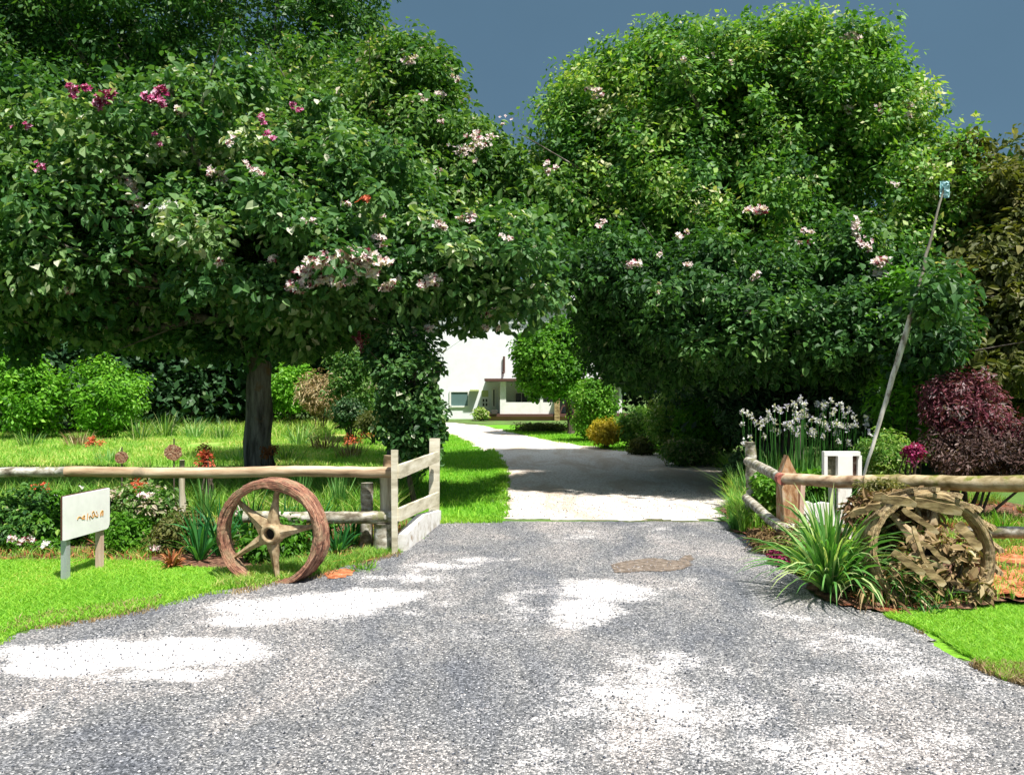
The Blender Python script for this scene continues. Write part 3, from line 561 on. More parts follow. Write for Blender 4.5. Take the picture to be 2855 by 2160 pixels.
tF = tree('olive_green_tree', 'dull olive green tree at the right edge beyond the leaning pole', 'tree',
          [lobe(965, 185, 15, 32, 48, 1.4), lobe(1000, 235, 15, 45, 55, 1.6), lobe(985, 300, 14, 60, 70, 1.5), lobe(1040, 300, 14, 60, 120, 1.6), lobe(975, 360, 13.5, 50, 50, 1.2), lobe(1020, 190, 15.5, 30, 22, 1)],
          ((8.6, 14.6), .17, 3.6), L_olive, 480, .36, 90, .12, .065, nl=16)
tI = tree('columnar_tree', 'small dark leaved column shaped tree rising behind the left gate post', 'tree',
          [lobe(408, 378, 10.6, 33, 36, .45), lobe(412, 415, 10.6, 30, 32, .42), lobe(418, 442, 10.6, 20, 24, .3), lobe(402, 350, 10.8, 30, 22, .45)],
          (G(415, 511), .04, 2.0), L_big, 150, .17, 75, .07, .045, nl=10, tmean=.42, tmat=twig)
tH = tree('round_headed_tree', 'clipped round headed tree in front of the veranda', 'tree',
          [lobe(545, 366, 29, 28, 29, 1.3), lobe(562, 376, 29, 20, 20, 1.1), lobe(537, 350, 29.3, 20, 20, 1), lobe(565, 345, 30, 30, 26, 1.3)],
          ((2.15, 29), .12, 2.2), L_hedge, 420, .34, 95, .12, .085, nl=12, tmat=twig)

# blossoms on the trees
PB = 'white and pale pink blooms edged in maroon, some in place of sky gaps'
for (t, px, py, Y, rx, ry, n, s, mt, lb) in [
    (tA, 330, 268, 9.6, 38, 14, 34, .13, L_petal, PB), (tA, 365, 262, 9.6, 24, 14, 26, .14, L_petal, PB), (tA, 296, 285, 9.6, 16, 12, 16, .10, L_petal, PB), (tA, 378, 288, 9.6, 14, 6, 10, .10, L_petal, PB), (tA, 425, 280, 9.7, 12, 9, 10, .09, L_petal, PB),  # pale mass of made-up blooms standing in for bright sky gaps
    (tA, 128, 180, 10.2, 12, 12, 9, .15, L_petal, 'large lavender white bloom'), (tA, 133, 203, 10.1, 9, 8, 6, .14, L_petal, 'large lavender white bloom'), (tA, 160, 208, 10.1, 18, 8, 12, .08, L_white, 'white blooms'),
    (tA, 102, 96, 10.8, 13, 11, 12, .12, L_red, 'crimson and pink blooms'), (tA, 76, 92, 10.9, 12, 8, 9, .10, L_red, 'dark crimson blooms'), (tA, 160, 98, 10.5, 11, 11, 12, .11, L_red, 'crimson pink blooms'), (tA, 176, 110, 10.5, 10, 4, 7, .09, L_petal, PB),
    (tA, 215, 178, 10.1, 17, 8, 12, .08, L_petal, 'peach pink blooms'), (tA, 264, 118, 10.8, 6, 6, 5, .09, L_red, 'red bloom'), (tA, 363, 201, 10.6, 7, 4, 5, .09, L_orange, 'orange red bloom'),
    (tA, 466, 218, 9.9, 14, 6, 9, .08, L_petal, PB), (tA, 362, 340, 10.0, 14, 16, 16, .075, L_red, 'lilac pink blooms'), (tA, 415, 330, 10.1, 20, 7, 16, .075, L_petal, PB), (tA, 385, 242, 9.7, 14, 5, 8, .08, L_petal, PB),
    (tC, 330, 137, 14.2, 10, 8, 9, .1, L_petal, 'pink blooms'), (tC, 470, 148, 14.3, 22, 10, 26, .08, L_petal, 'peach pink blooms'), (tC, 440, 95, 15.0, 8, 5, 6, .1, L_petal, 'pink blooms'), (tC, 412, 62, 15.2, 14, 5, 10, .1, L_petal, 'peach blooms'), (tC, 550, 168, 13.9, 8, 8, 8, .09, L_petal, PB),
    (tE, 632, 265, 10.2, 14, 6, 9, .1, L_petal, PB), (tE, 758, 214, 10.3, 12, 7, 9, .1, L_petal, PB), (tE, 860, 240, 9.6, 7, 20, 14, .10, L_petal, PB), (tE, 880, 263, 9.5, 12, 12, 8, .15, L_petal, 'large lavender white bloom'), (tE, 806, 232, 10.2, 8, 5, 6, .07, L_petal, PB), (tE, 683, 233, 10.4, 6, 5, 4, .09, L_petal, PB), (tE, 490, 320, 11, 16, 10, 14, .07, L_petal, PB),
    (tD, 590, 92, 14.5, 12, 8, 12, .09, L_petal, 'peach pink blooms'), (tD, 855, 38, 14.5, 14, 6, 12, .09, L_petal, 'pink blooms'), (tD, 910, 110, 14.3, 6, 8, 6, .09, L_petal, 'pale pink blooms')]:
    blossom(t, px, py, Y, rx, ry, n, s, mt, lb)
rb = np.random.default_rng(5)
for (t, n_, x0, x1, y0, y1, mt, lb) in [(tA, 16, 20, 540, 130, 320, L_petal, 'small spray of pale pink blooms'), (tA, 6, 20, 300, 90, 180, L_red, 'small spray of crimson blooms'), (tC, 8, 400, 510, 70, 200, L_petal, 'small spray of peach pink blooms'), (tE, 8, 600, 900, 220, 320, L_petal, 'small spray of pale pink blooms'), (tD, 8, 560, 900, 50, 200, L_petal, 'small spray of pale blooms')]:
    for q in range(n_): blossom(t, rb.uniform(x0, x1), rb.uniform(y0, y1), 11 if t is tA else 14, rb.uniform(4, 10), rb.uniform(3, 6), int(rb.integers(2, 6)), rb.uniform(.06, .1), mt, lb)

# ------------------------------------------------------------------ shrubs at middle distance
GS = 'shrubs at the edge of the wood'
shrub('bush', 'yellow green bush at the far left edge of the meadow', 'bush', 30, 398, 26, 34, 36, L_bright, 150, .36, 60, .13, .07, GS, ry=1.2, extra=[(12, 375, 0, 28, 26), (48, 385, .3, 20, 22)], lo=.5, tsd=.22, simple=True, tmean=.3)
shrub('bush', 'bright leaved bush behind the meadow, between the left edge bush and the dark gap', 'bush', 108, 402, 26, 32, 30, L_bright, 150, .32, 60, .11, .06, GS, ry=1.2, extra=[(88, 380, 0, 16, 22), (125, 390, .3, 22, 24), (104, 366, .2, 10, 14)], lo=.5, tsd=.22, simple=True, tmean=.4)
shrub('bush', 'mid green bush behind the grass mound left of the big trunk', 'bush', 175, 380, 31, 42, 38, L_dark, 110, .42, 75, .14, .08, GS, ry=1.2, simple=True)
shrub('bush', 'loose green bush just left of the big trunk', 'bush', 225, 392, 33, 32, 30, L_hedge, 90, .42, 70, .14, .08, GS, ry=1.2, simple=True)
shrub('bush', 'bright green bush just right of the big trunk', 'bush', 290, 385, 30, 24, 30, L_bright, 80, .36, 75, .12, .07, GS, ry=1, simple=True)
shrub('dry_grass_bush', 'tan dry feathery bush beside the bright bush right of the big trunk', 'bush', 320, 395, 27, 17, 20, L_dry, 60, .3, 70, .14, .03, ry=.6, tmean=.8)
shrub('bush', 'soft grey green bush left of the column shaped tree', 'bush', 352, 380, 25, 24, 36, L_mid, 90, .32, 75, .1, .05, ry=.8, tmean=.5)
shrub('bush', 'small dark rounded bush below the soft grey green bush', 'bush', 350, 412, 24, 16, 12, L_dark, 45, .22, 70, .08, .05, ry=.5, tmean=.7)
shrub('bush', 'grey green low bush left of the column shaped tree foot', 'bush', 372, 420, 23, 14, 9, L_olive, 40, .2, 60, .08, .04, ry=.4)
shrub('bush', 'glossy bright green upright bush right of the round headed tree', 'bush', 596, 408, 25, 22, 34, L_hedge, 130, .28, 85, .085, .055, ry=.8, tmean=.62)
shrub('golden_shrub', 'golden yellow shrub at the lawn edge right of the driveway', 'bush', 606, 431, 22, 15, 11, L_yellow, 70, .16, 70, .08, .03, ry=.45)
shrub('bush', 'leafy green bush just right of the golden shrub', 'bush', 640, 428, 22, 24, 20, L_fine, 110, .2, 75, .07, .04, ry=.6, tmean=.6)
shrub('bush', 'tall yellow green bush behind the right edge of the driveway', 'bush', 672, 418, 19.5, 22, 30, L_fine, 130, .2, 75, .07, .04, ry=.6, tmean=.72)
shrub('bush', 'dark green bush behind the edge of the driveway, left of the irises', 'bush', 706, 425, 18, 28, 30, L_hedge, 100, .25, 75, .08, .045, ry=.8, tmean=.6)
shrub('bush', 'small olive bush at the shaded bend of the driveway', 'bush', 642, 446, 20, 12, 9, L_olive, 34, .14, 60, .06, .035, ry=.35)
shrub('bush', 'low dark bush spilling onto the driveway near the fence', 'bush', 690, 452, 17, 30, 11, L_mid, 60, .18, 70, .06, .035, ry=.5, tmean=.7)
shrub('juniper', 'low spreading dark juniper in front of the veranda', 'bush', 548, 430, 31, 34, 5, L_olive, 90, .2, 60, .1, .03, ry=.8, tmean=.3)
shrub('bush', 'pale green potted looking bush at the corner of the veranda', 'bush', 481, 413, 42, 6, 5, L_fine, 24, .25, 50, .12, .06, ry=.4, tmean=.8)
shrub('bush', 'bright green bush hanging behind the leaning pole', 'bush', 905, 300, 10.6, 28, 32, L_bright, 0+70, .2, 60, .09, .03, ry=.4, extra=[(895, 400, 0, 22, 60)], tmean=.3)
shrub('bush', 'lime green bush left of the purple bush', 'bush', 908, 425, 11, 24, 32, L_bright, 90, .16, 60, .055, .025, ry=.4, tmean=.35)
shrub('purple_bush', 'crimson purple leaved bush behind the right log rail', 'bush', 955, 415, 10, 32, 34, L_purple, 230, .15, 55, .06, .018, tmean=.6, tsd=.25, ry=.5, lo=.25, extra=[(968, 388, 0, 22, 22), (935, 395, 0, 12, 18), (990, 405, .1, 16, 24), (985, 430, 0, 40, 22)])
shrub('maroon_bush', 'dark maroon bush spreading below the purple bush to the right edge', 'bush', 972, 455, 9.6, 50, 24, L_maroon, 220, .15, 60, .05, .018, tsd=.24, lo=.3, ry=.5, extra=[(1020, 450, 0, 40, 30)])
shrub('pink_flower_bush', 'small round magenta flower head beside the maroon bush', 'flowers', 914, 451, 9.3, 9, 9, L_red, 16, .06, 50, .035, .02, ry=.1, zmin=.5, tmean=.3)
shrub('ivy', 'dark green ivy and weeds at the foot of the right gate posts', 'plant', 745, 478, 12.2, 16, 26, L_dark, 80, .14, 70, .06, .04, ry=.4, tmean=.75)
shrub('bush', 'bright green leafy plant between the right return posts', 'plant', 768, 495, 9.4, 12, 22, L_hedge, 60, .1, 60, .05, .03, ry=.3, tmean=.7)
shrub('bush', 'tangled green plant behind the white notice board', 'plant', 815, 488, 8.9, 18, 18, L_hedge, 60, .1, 60, .055, .025, ry=.25, tmean=.5)
shrub('bush', 'yellow green weeds behind the right log rail beside the pole', 'plant', 885, 455, 9.85, 26, 22, L_fine, 90, .12, 60, .045, .018, ry=.3, tmean=.7)
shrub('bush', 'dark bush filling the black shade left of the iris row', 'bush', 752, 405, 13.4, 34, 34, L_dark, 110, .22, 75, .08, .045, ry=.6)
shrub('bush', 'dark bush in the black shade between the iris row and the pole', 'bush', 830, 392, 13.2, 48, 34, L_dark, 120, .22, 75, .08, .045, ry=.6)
# planting of the left bed
GB = 'leafy plants in the left bed'
shrub('bed_plant', 'loose grey green plant at the left edge behind the sign', 'plant', 25, 520, 8.3, 36, 34, L_fine, 110, .12, 60, .05, .025, GB, ry=.35, tmean=.35)
shrub('bed_plant', 'green plant right behind the left edge of the sign', 'plant', 70, 520, 8.4, 22, 30, L_hedge, 80, .11, 60, .05, .025, GB, ry=.3)
shrub('bed_plant', 'bushy deep green plant to the right of the sign', 'plant', 125, 535, 8.0, 22, 22, L_hedge, 90, .1, 65, .045, .02, GB, ry=.3, tmean=.5)
shrub('bed_plant', 'white flowering grey green plant above the deep green plant', 'plant', 142, 507, 8.6, 34, 24, L_mid, 100, .12, 60, .05, .022, GB, ry=.35, tmean=.7, tsd=.25)
shrub('bed_plant', 'brownish twiggy plant between the sign plants and the wheel', 'plant', 183, 535, 8.0, 24, 24, L_olive, 80, .11, 55, .045, .018, GB, ry=.3, tmean=.6)
shrub('bed_plant', 'dark plant behind the spokes of the wheel', 'plant', 275, 545, 7.6, 36, 24, L_hedge, 90, .11, 60, .05, .025, GB, ry=.2, tmean=.35)
for (px, py, n, L, w, lab) in [(200, 560, 60, .5, .03, 'strappy deep green clump touching the left side of the wheel'), (222, 556, 50, .6, .03, 'tall strappy clump behind the left rim of the wheel'), (250, 545, 45, .62, .028, 'strappy clump seen through the top of the wheel'),
                               (285, 545, 45, .6, .028, 'strappy clump seen through the middle of the wheel'), (318, 545, 50, .6, .028, 'strappy clump behind the right rim of the wheel'), (338, 556, 70, .34, .026, 'short glossy clump just right of the wheel'),
                               (352, 545, 45, .42, .024, 'strappy clump in front of the short fence stump')]:
    strap_plant('strap_leaf_plant', lab, 'plant', px, py, n, L, w, L_deep, group='strap leaved clumps along the left bed', spread=.7, droop=.8)
for (px, py, n, L, lab) in [(205, 520, 50, .55, 'tall pale strappy clump below the log rail left of the wheel'), (340, 515, 60, .6, 'tall reedy clump below the log rail right of the wheel'), (300, 512, 60, .6, 'tall reedy clump below the log rail above the wheel')]:
    strap_plant('reed_plant', lab, 'plant', px, py, n, L, .02, L_strap, group='reedy clumps behind the left rail', spread=.35, droop=.4, tmul=.6)
strap_plant('dry_leaf_clump', 'clump of dead rust coloured leaves in front of the bed left of the wheel', 'plant', 172, 567, 60, .2, .025, L_rust, spread=1.4, droop=1.2)
strap_plant('dry_leaf_clump', 'small clump of dead rust coloured leaves low at the right bed corner', 'plant', 975, 603, 40, .16, .02, L_rust, spread=1.4, droop=1.3)
x, y = G(137, 545)
for (px, py, Y, s, lab) in [(137, 487, 8.6, 7, 'orange red flower head hanging under the left log rail'), (208, 459, 10.5, 8, 'orange flower head above the left log rail near the trunk'), (40, 490, 8.8, 6, 'rust coloured flower head at the far left of the bed'), (267, 450, 11.9, 7, 'orange fern like flower against the foot of the big trunk')]:
    shrub('orange_flower', lab, 'flowers', px, py, Y, s, s*1.2, L_orange if px != 267 else L_rust, 9, .06, 30, .04, .02, group='orange flowers by the left rail', ry=.06, zmin=.4)

GT = 'grass tussocks on the meadow'
for (px, py, n, L, mt, lab) in [(140, 441, 120, .8, L_fine, 'tall grass tussock behind the rail above the right corner of the sign'), (165, 437, 130, .95, L_fine, 'tallest seeding tussock in the middle of the grass mound'), (195, 438, 120, .8, L_strap, 'pale tussock on the grass mound left of the trunk'), (222, 440, 110, .7, L_fine, 'grass tussock next to the left of the big trunk'),
                              (300, 446, 120, .7, L_strap, 'yellow green tussock just right of the big trunk'), (325, 450, 120, .6, L_dry, 'tan dry tussock between the trunk and the column shaped tree'), (350, 458, 110, .45, L_dry, 'tan dry tussock low beside the column shaped tree'), (80, 447, 120, .55, L_dry, 'brownish tussock behind the rail above the sign'),
                              (30, 446, 110, .5, L_fine, 'grass tussock at the left edge of the meadow'), (240, 461, 90, .35, L_strap, 'small tussock at the left foot of the big trunk'), (285, 462, 110, .4, L_fine, 'small tussock at the right foot of the big trunk'), (110, 462, 90, .35, L_strap, 'small tussock behind the rail right above the sign')]:
    strap_plant('grass_tussock', lab, 'grass', px, py, n, L, .022, mt, group=GT, spread=.75, droop=.7, base_r=.35)
rr_ = np.random.default_rng(3)
for q, (px, py, w_) in enumerate([(95, 448, 'behind the rail above the sign, leftmost'), (205, 455, 'nearest the left of the trunk'), (352, 447, 'beside the column shaped tree'), (365, 440, 'right behind the column shaped tree foot')]):
    Yq = F*H/(py-HY); shrub('orange_flower', 'small drift of orange wild flowers on the meadow, '+w_, 'flowers', px, py-6, Yq, 9, 6, L_orange if q != 1 else L_rust, 10, .1, 22, .05, .03, group='orange wild flowers on the meadow', ry=.3)
# ------------------------------------------------------------------ iris clumps behind right fence
for i, (px, py, Y, nf, lab) in enumerate([(757, 428, 10.8, 4, 'white iris clump leftmost, leaning over the return rail'), (780, 418, 10.8, 6, 'white iris clump second from the left of the row'), (800, 420, 10.5, 7, 'white iris clump in the middle of the row'), (815, 415, 10.9, 6, 'tallest white iris clump of the row'), (833, 420, 10.5, 7, 'white iris clump behind the white notice board'), (852, 430, 10.4, 4, 'white iris clump rightmost, nearest the leaning pole')]):
    x = (px-512)/F*Y; root = empty('iris_clump', (x, Y, 0), lab, 'flowers', 'white irises behind the right fence')
    V, Q, t = strap(110, H-(py+30-HY)/F*Y, .022, center=(x, Y, 0), spread=.3, droop=.35, base_r=.22); build('leaves', V, Q, L_strap, root, tint=t*.7)
    for q in range(nf*2+3):
        fx = x+rng.uniform(-.2, .2); fz = H-(py+rng.uniform(-16, 16)-HY)/F*Y; fy = Y+rng.uniform(-.15, .15)
        st = MB(); st.tube([(x+(fx-x)*.5, Y, .05), (fx, fy, fz)], .006, 5); V0 = st
        n = 15; P = np.tile([fx, fy, fz], (n, 1))+rng.normal(0, 1, (n, 3))*np.array([.009, .009, .017]); D = unit(rng.normal(size=(n, 3))+np.array([0, -.2, .1])); V, Q, f = leaves(P, D, unit(rng.normal(size=(n, 3))), np.full(n, .042), np.full(n, .028))
        fo = build('flower', V, Q, L_lav, root, tint=np.repeat(rng.random(n), f)); 
        so_ = st.out('stalk', L_strap, root)

# ------------------------------------------------------------------ left gate fence
fx, fy = G(398, 551)
fence = empty('log_fence', (fx, fy, 0), 'log rail fence on the left of the gateway, with a splayed return of pale boards', 'fence')
def railz(py, Y): return H-(py-HY)/F*Y
MB().log(W(66, 471, 7.95), W(398, 471.3, 7.95), .052, .056, 40, 16).out('rail', rail_wood, fence)['label'] = 'long tan top log'
MB().log(W(-90, 474, 8.3), W(66.5, 471, 7.95), .05, .05, 16, 14).out('rail', rail_old, fence)['label'] = 'grey weathered far left top log'
MB().log(W(244, 516, 7.97), W(398, 516.5, 7.95), .058, .062, 26, 16, .08).out('rail', rail_old, fence)['label'] = 'lichen covered lower log'

MB().log((W(388, 500, 8.10)[0], 8.10, -.1), (W(388, 500, 8.10)[0], 8.10, .80), .085, .08, 12, 14, .05, .004).out('post', post_wood, fence)
c = W(395.5, 480, 7.9); MB().box((c[0], 7.84, .51), (.055, .06, 1.02), jit=.004).out('post', board_wood, fence)['label'] = 'thin squared corner post'
c = W(366, 500, 8.15); MB().log((c[0], 8.15, -.1), (c[0]+.01, 8.15, .66), .066, .062, 10, 12, .06, .004).out('post', rail_old, fence)['label'] = 'short round mossy post'
c = W(384, 535, 7.98); MB().log((c[0], 7.98, -.1), (c[0], 7.98, .28), .105, .10, 8, 14, .06, .004).out('post', rail_old, fence)['label'] = 'thick grey lichened stump'
e = W(434, 480, 9.7); MB().box((e[0], 9.76, .46), (.13, .1, 1.12), jit=.01).out('post', board_wood, fence)['label'] = 'far squared end post'
c = W(184, 470, 8.4); MB().log((c[0], 8.4, -.1), (c[0]-.02, 8.4, .87), .045, .025, 10, 10, .1, .006).out('post', post_wood, fence)['label'] = 'slim pale pointed post'
c = W(386, 458, 8.2); MB().log((c[0], 8.25, .3), (c[0]+.02, 8.25, .93), .07, .05, 8, 12, .06, .005).out('post', rail_wood, fence)['label'] = 'rounded brown post top'
def board(p0, p1, hgt, th, name, mt, par):
    p0 = np.array(p0, float); p1 = np.array(p1, float); d = p1-p0; L = np.linalg.norm(d[:2]); n = np.array([-d[1], d[0], 0])/L*th/2; k = 9; mb = MB(); u = np.linspace(0, 1, k)[:, None]
    c = p0*(1-u)+p1*u; hh = hgt/2*(1+rng.uniform(-.05, .05, (k, 1))); z = np.array([0, 0, 1.0])
    V = np.stack([c-n-z*hh, c+n-z*hh, c+n+z*hh, c-n+z*hh], 1).reshape(-1, 3); i = np.arange(k-1)[:, None]*4; j = np.arange(4)[None]; jj = (j+1) % 4
    Q = np.stack([i+j, i+jj, i+4+jj, i+4+j], -1).reshape(-1, 4); mb.add(V, np.vstack([Q, [[0, 3, 2, 1], [4*k-4, 4*k-3, 4*k-2, 4*k-1]]])); return mb.out(name, mt, par)
board(W(399, 471, 7.82), W(438, 456, 9.62), .13, .035, 'board', board_wood, fence)
board(W(399, 514, 7.82), W(438, 497, 9.62), .13, .035, 'board', board_wood, fence)
q0 = np.array(G(402, 551)); q1 = np.array(G(437, 523)); dd = (q1-q0)/np.linalg.norm(q1-q0); nn = np.array([-dd[1], dd[0]])*.05
fmb = MB(); A = []
for (p, h) in ((q0, .17), (q0*.5+q1*.5, .24), (q1, .16)):
    for s in (-1, 1): A += [(p[0]+nn[0]*s, p[1]+nn[1]*s, -.02), (p[0]+nn[0]*s, p[1]+nn[1]*s, h)]
Qf = []
for i in (0, 4): Qf += [(i, i+1, i+5, i+4), (i+2, i+6, i+7, i+3), (i+1, i+3, i+7, i+5)]
Qf += [(0, 2, 3, 1), (8, 9, 11, 10)]
fmb.add(A, Qf).out('footing', concrete, fence)['label'] = 'white concrete footing'

# ------------------------------------------------------------------ right gate fence
rf_ = empty('log_fence', (*G(788, 551), 0), 'heavy log rail fence right of the gateway with return to a tall mossy post', 'fence')
pR0, pR1, pR2 = W(782, 478, 7.95), W(868, 481, 7.35), W(1016, 483.5, 6.6)
MB().log(pR0, pR1, .056, .058, 22, 16).out('rail', rail_wood, rf_)['label'] = 'pale pinkish top log'
MB().log(pR1+np.array([-.02, 0, 0]), pR2+(pR2-pR1)*.5, .064, .070, 26, 16, .06).out('rail', rail_moss, rf_)['label'] = 'thick mossy top log'
MB().log(W(748, 461, 9.5), W(781, 478, 8.02), .055, .055, 12, 14).out('rail', rail_old, rf_)['label'] = 'sloping return log with a red sawn end'
MB().tube([W(780, 477.6, 8.0), W(783, 479, 7.9)], .0575, 16).out('log_end', surf('red_sawn_end', [(.3, (.3, .08, .06)), (.7, (.5, .2, .15))], 14), rf_)
MB().log(W(746, 497, 9.5), W(780, 527, 7.9), .05, .055, 12, 14, .07).out('rail', rail_old, rf_)['label'] = 'pale lower return log'
MB().log(W(779, 527, 7.9), W(850, 533, 7.3), .05, .05, 12, 14, .08).out('rail', rail_old, rf_)['label'] = 'half buried lower log'
MB().log(W(960, 531, 6.85), W(1040, 532, 6.5), .05, .05, 12, 14, .06).out('rail', rail_old, rf_)['label'] = 'grey lower log at the right edge'
c = W(753, 490, 9.6); MB().log((c[0], 9.6, -.1), (c[0]-.03, 9.6, .98), .075, .06, 14, 12, .1, .008).out('post', rail_old, rf_)['label'] = 'tall mossy end post'
c = W(788, 500, 8.05); MB().box((c[0], 8.08, .32), (.17, .13, .86), jit=.006).prism([(c[0]-.085, .75), (c[0]+.085, .75), (c[0]-.01, .95)], 8.02, 8.14).out('post', red_wood, rf_)['label'] = 'broad orange stained corner post with a pointed top'
c = W(801, 500, 8.1); MB().box((c[0], 8.12, .36), (.05, .05, .72), rz=.2, ry=.06).out('post', pink_wood, rf_)['label'] = 'slim brace beside the corner post'

# white notice board behind the right rail
Yn = 8.35; nb_ = empty('notice_board', ((842-512)/F*Yn, Yn, 0), 'white painted board with two narrow recesses on a broad white post behind the right rail', 'notice board')
def nx(px): return (px-512)/F*Yn
def nz(py): return H-(py-HY)/F*Yn
fr = MB()
fr.box(((nx(823)+nx(859))/2, Yn, nz(453)), (nx(859)-nx(823), .07, .045)).box((nx(824.7), Yn, nz(468)), (.035, .068, nz(454.9)-nz(481)))
fr.box(((nx(836.5)+nx(851))/2, Yn-.004, nz(468)), (nx(851)-nx(836.5), .075, nz(454.9)-nz(481))).box((nx(859.4), Yn+.02, nz(468)), (.04, .066, nz(454.9)-nz(481))); fr.box(((nx(823)+nx(860))/2, Yn, nz(483)), (nx(860)-nx(823), .066, .04))
fr.out('frame', white_paint, nb_)
MB().box(((nx(826)+nx(837))/2, Yn+.03, nz(468)), (nx(837)-nx(826), .012, nz(454.9)-nz(481))).out('panel', slot_g, nb_)['label'] = 'grey green recessed panel'
MB().box(((nx(850.8)+nx(858.6))/2, Yn+.03, nz(468)), (nx(858.6)-nx(850.8), .012, nz(454.9)-nz(481))).out('panel', slot_b, nb_)['label'] = 'brown peeling recessed panel'
MB().box(((nx(837.5)+nx(851))/2, Yn+.01, nz(500)), (nx(851)-nx(837.5), .06, nz(484)-nz(530)), jit=.003).out('post', white_dirty, nb_)
MB().box((nx(833.5), Yn+.05, nz(500)), (.05, .05, nz(484)-nz(530))).out('post', silver, nb_)
bx = empty('white_slab', ((816-512)/F*8.2, 8.2, .1), 'low broken white slab leaning against the foot of the notice board', 'slab')
def sx(px): return (px-512)/F*8.2
def szz(py): return H-(py-HY)/F*8.2
MB().prism([(sx(800), szz(512)), (sx(800), szz(504)), (sx(803), szz(501.5)), (sx(809), szz(501)), (sx(815), szz(503.5)), (sx(822), szz(501.5)), (sx(832), szz(503)), (sx(835), szz(527)), (sx(806), szz(527)), (sx(805), szz(513))], 8.17, 8.24).out('slab', white_paint, bx)

# leaning pole
pole = empty('leaning_pole', W(863, 476, 8.9)*np.array([1, 1, 0]), 'long white barked leaning pole with a pale blue rag at its tip', 'pole')
u = np.linspace(0, 1, 16)[:, None]; P0 = W(858, 495, 8.9); P1 = W(911, 315, 8.9); pts = P0*(1-u)+P1*u; pts[2:-1] += rng.normal(0, .002, (13, 3))
MB().tube(pts, np.interp(u[:, 0], [0, .15, .9, 1], [.013, .016, .034, .03]), 12, .05).out('lower_pole', birch, pole, smooth=True)
u = np.linspace(0, 1, 14)[:, None]; P2 = W(944, 186, 8.9); pts = P1*(1-u)+P2*u; pts[1:-1] += rng.normal(0, .004, (12, 3))
MB().tube(pts, np.interp(u[:, 0], [0, .5, 1], [.019, .017, .010]), 9, .06).out('upper_pole', surf('grey_pole', [(.3, (.12, .1, .08)), (.7, (.34, .31, .26))], 12, (1, 1, .3)), pole, smooth=True)
rg = MB(); a = W(939, 181, 8.9); b_ = W(949, 198, 8.9); gx, gz = np.meshgrid(np.linspace(a[0], b_[0], 9), np.linspace(a[2], b_[2], 12)); gy = 8.88+.025*np.sin((gx-a[0])*60)+rng.normal(0, .006, gx.shape)
Vr = np.stack([gx+rng.normal(0, .004, gx.shape), gy, gz+rng.normal(0, .006, gx.shape)], -1).reshape(-1, 3); Vr = np.vstack([Vr, Vr+np.array([0, .006, 0])]); ii, jj = np.meshgrid(np.arange(11), np.arange(8), indexing='ij'); bb = (ii*9+jj).ravel(); Qr = np.stack([bb, bb+1, bb+10, bb+9], -1)
rg.add(Vr, np.vstack([Qr, Qr[:, ::-1]+108])).out('rag', blue_cloth, pole)

# ------------------------------------------------------------------ iron wheels
def streakmat(name, stops):
    m, nt, b, o = newmat(name); t = nt.nodes.new('ShaderNodeTexCoord'); sp_ = nt.nodes.new('ShaderNodeSeparateXYZ'); nt.links.new(t.outputs['Object'], sp_.inputs[0])
    x, z = sp_.outputs[0], sp_.outputs[2]; r_ = math_(nt, 'SQRT', math_(nt, 'ADD', math_(nt, 'MULTIPLY', x, x), math_(nt, 'MULTIPLY', z, z))); a_ = math_(nt, 'ARCTAN2', z, x)
    cb = nt.nodes.new('ShaderNodeCombineXYZ'); nt.links.new(math_(nt, 'MULTIPLY', r_, 75), cb.inputs[0]); nt.links.new(math_(nt, 'MULTIPLY', sp_.outputs[1], 60), cb.inputs[1]); nt.links.new(math_(nt, 'MULTIPLY', a_, 3.2), cb.inputs[2])
    n = noise(nt, 1, 6, .65, cb.outputs[0], .4); n2 = noise(nt, 6, 4, .6, t.outputs['Object']); r = ramp(nt, stops); nt.links.new(n.outputs[0], r.inputs[0])
    r2 = ramp(nt, [(.52, (0, 0, 0)), (.62, (1, 1, 1))]); nt.links.new(n2.outputs[0], r2.inputs[0]); nt.links.new(mixc(nt, math_(nt, 'MULTIPLY', r2.outputs[0], .6), r.outputs[0], (.36, .27, .16)), b.inputs['Base Color'])
    b.inputs['Roughness'].default_value = .85; bump(nt, b, n.outputs[0], 1, .03); return m
rim_m = streakmat('rusted_layered_iron', [(.36, (.05, .02, .015)), (.45, (.22, .09, .055)), (.53, (.38, .18, .11)), (.64, (.48, .30, .20))])
rim_b = streakmat('brown_layered_iron', [(.36, (.05, .03, .02)), (.44, (.24, .16, .07)), (.52, (.40, .29, .14)), (.64, (.52, .42, .24))])
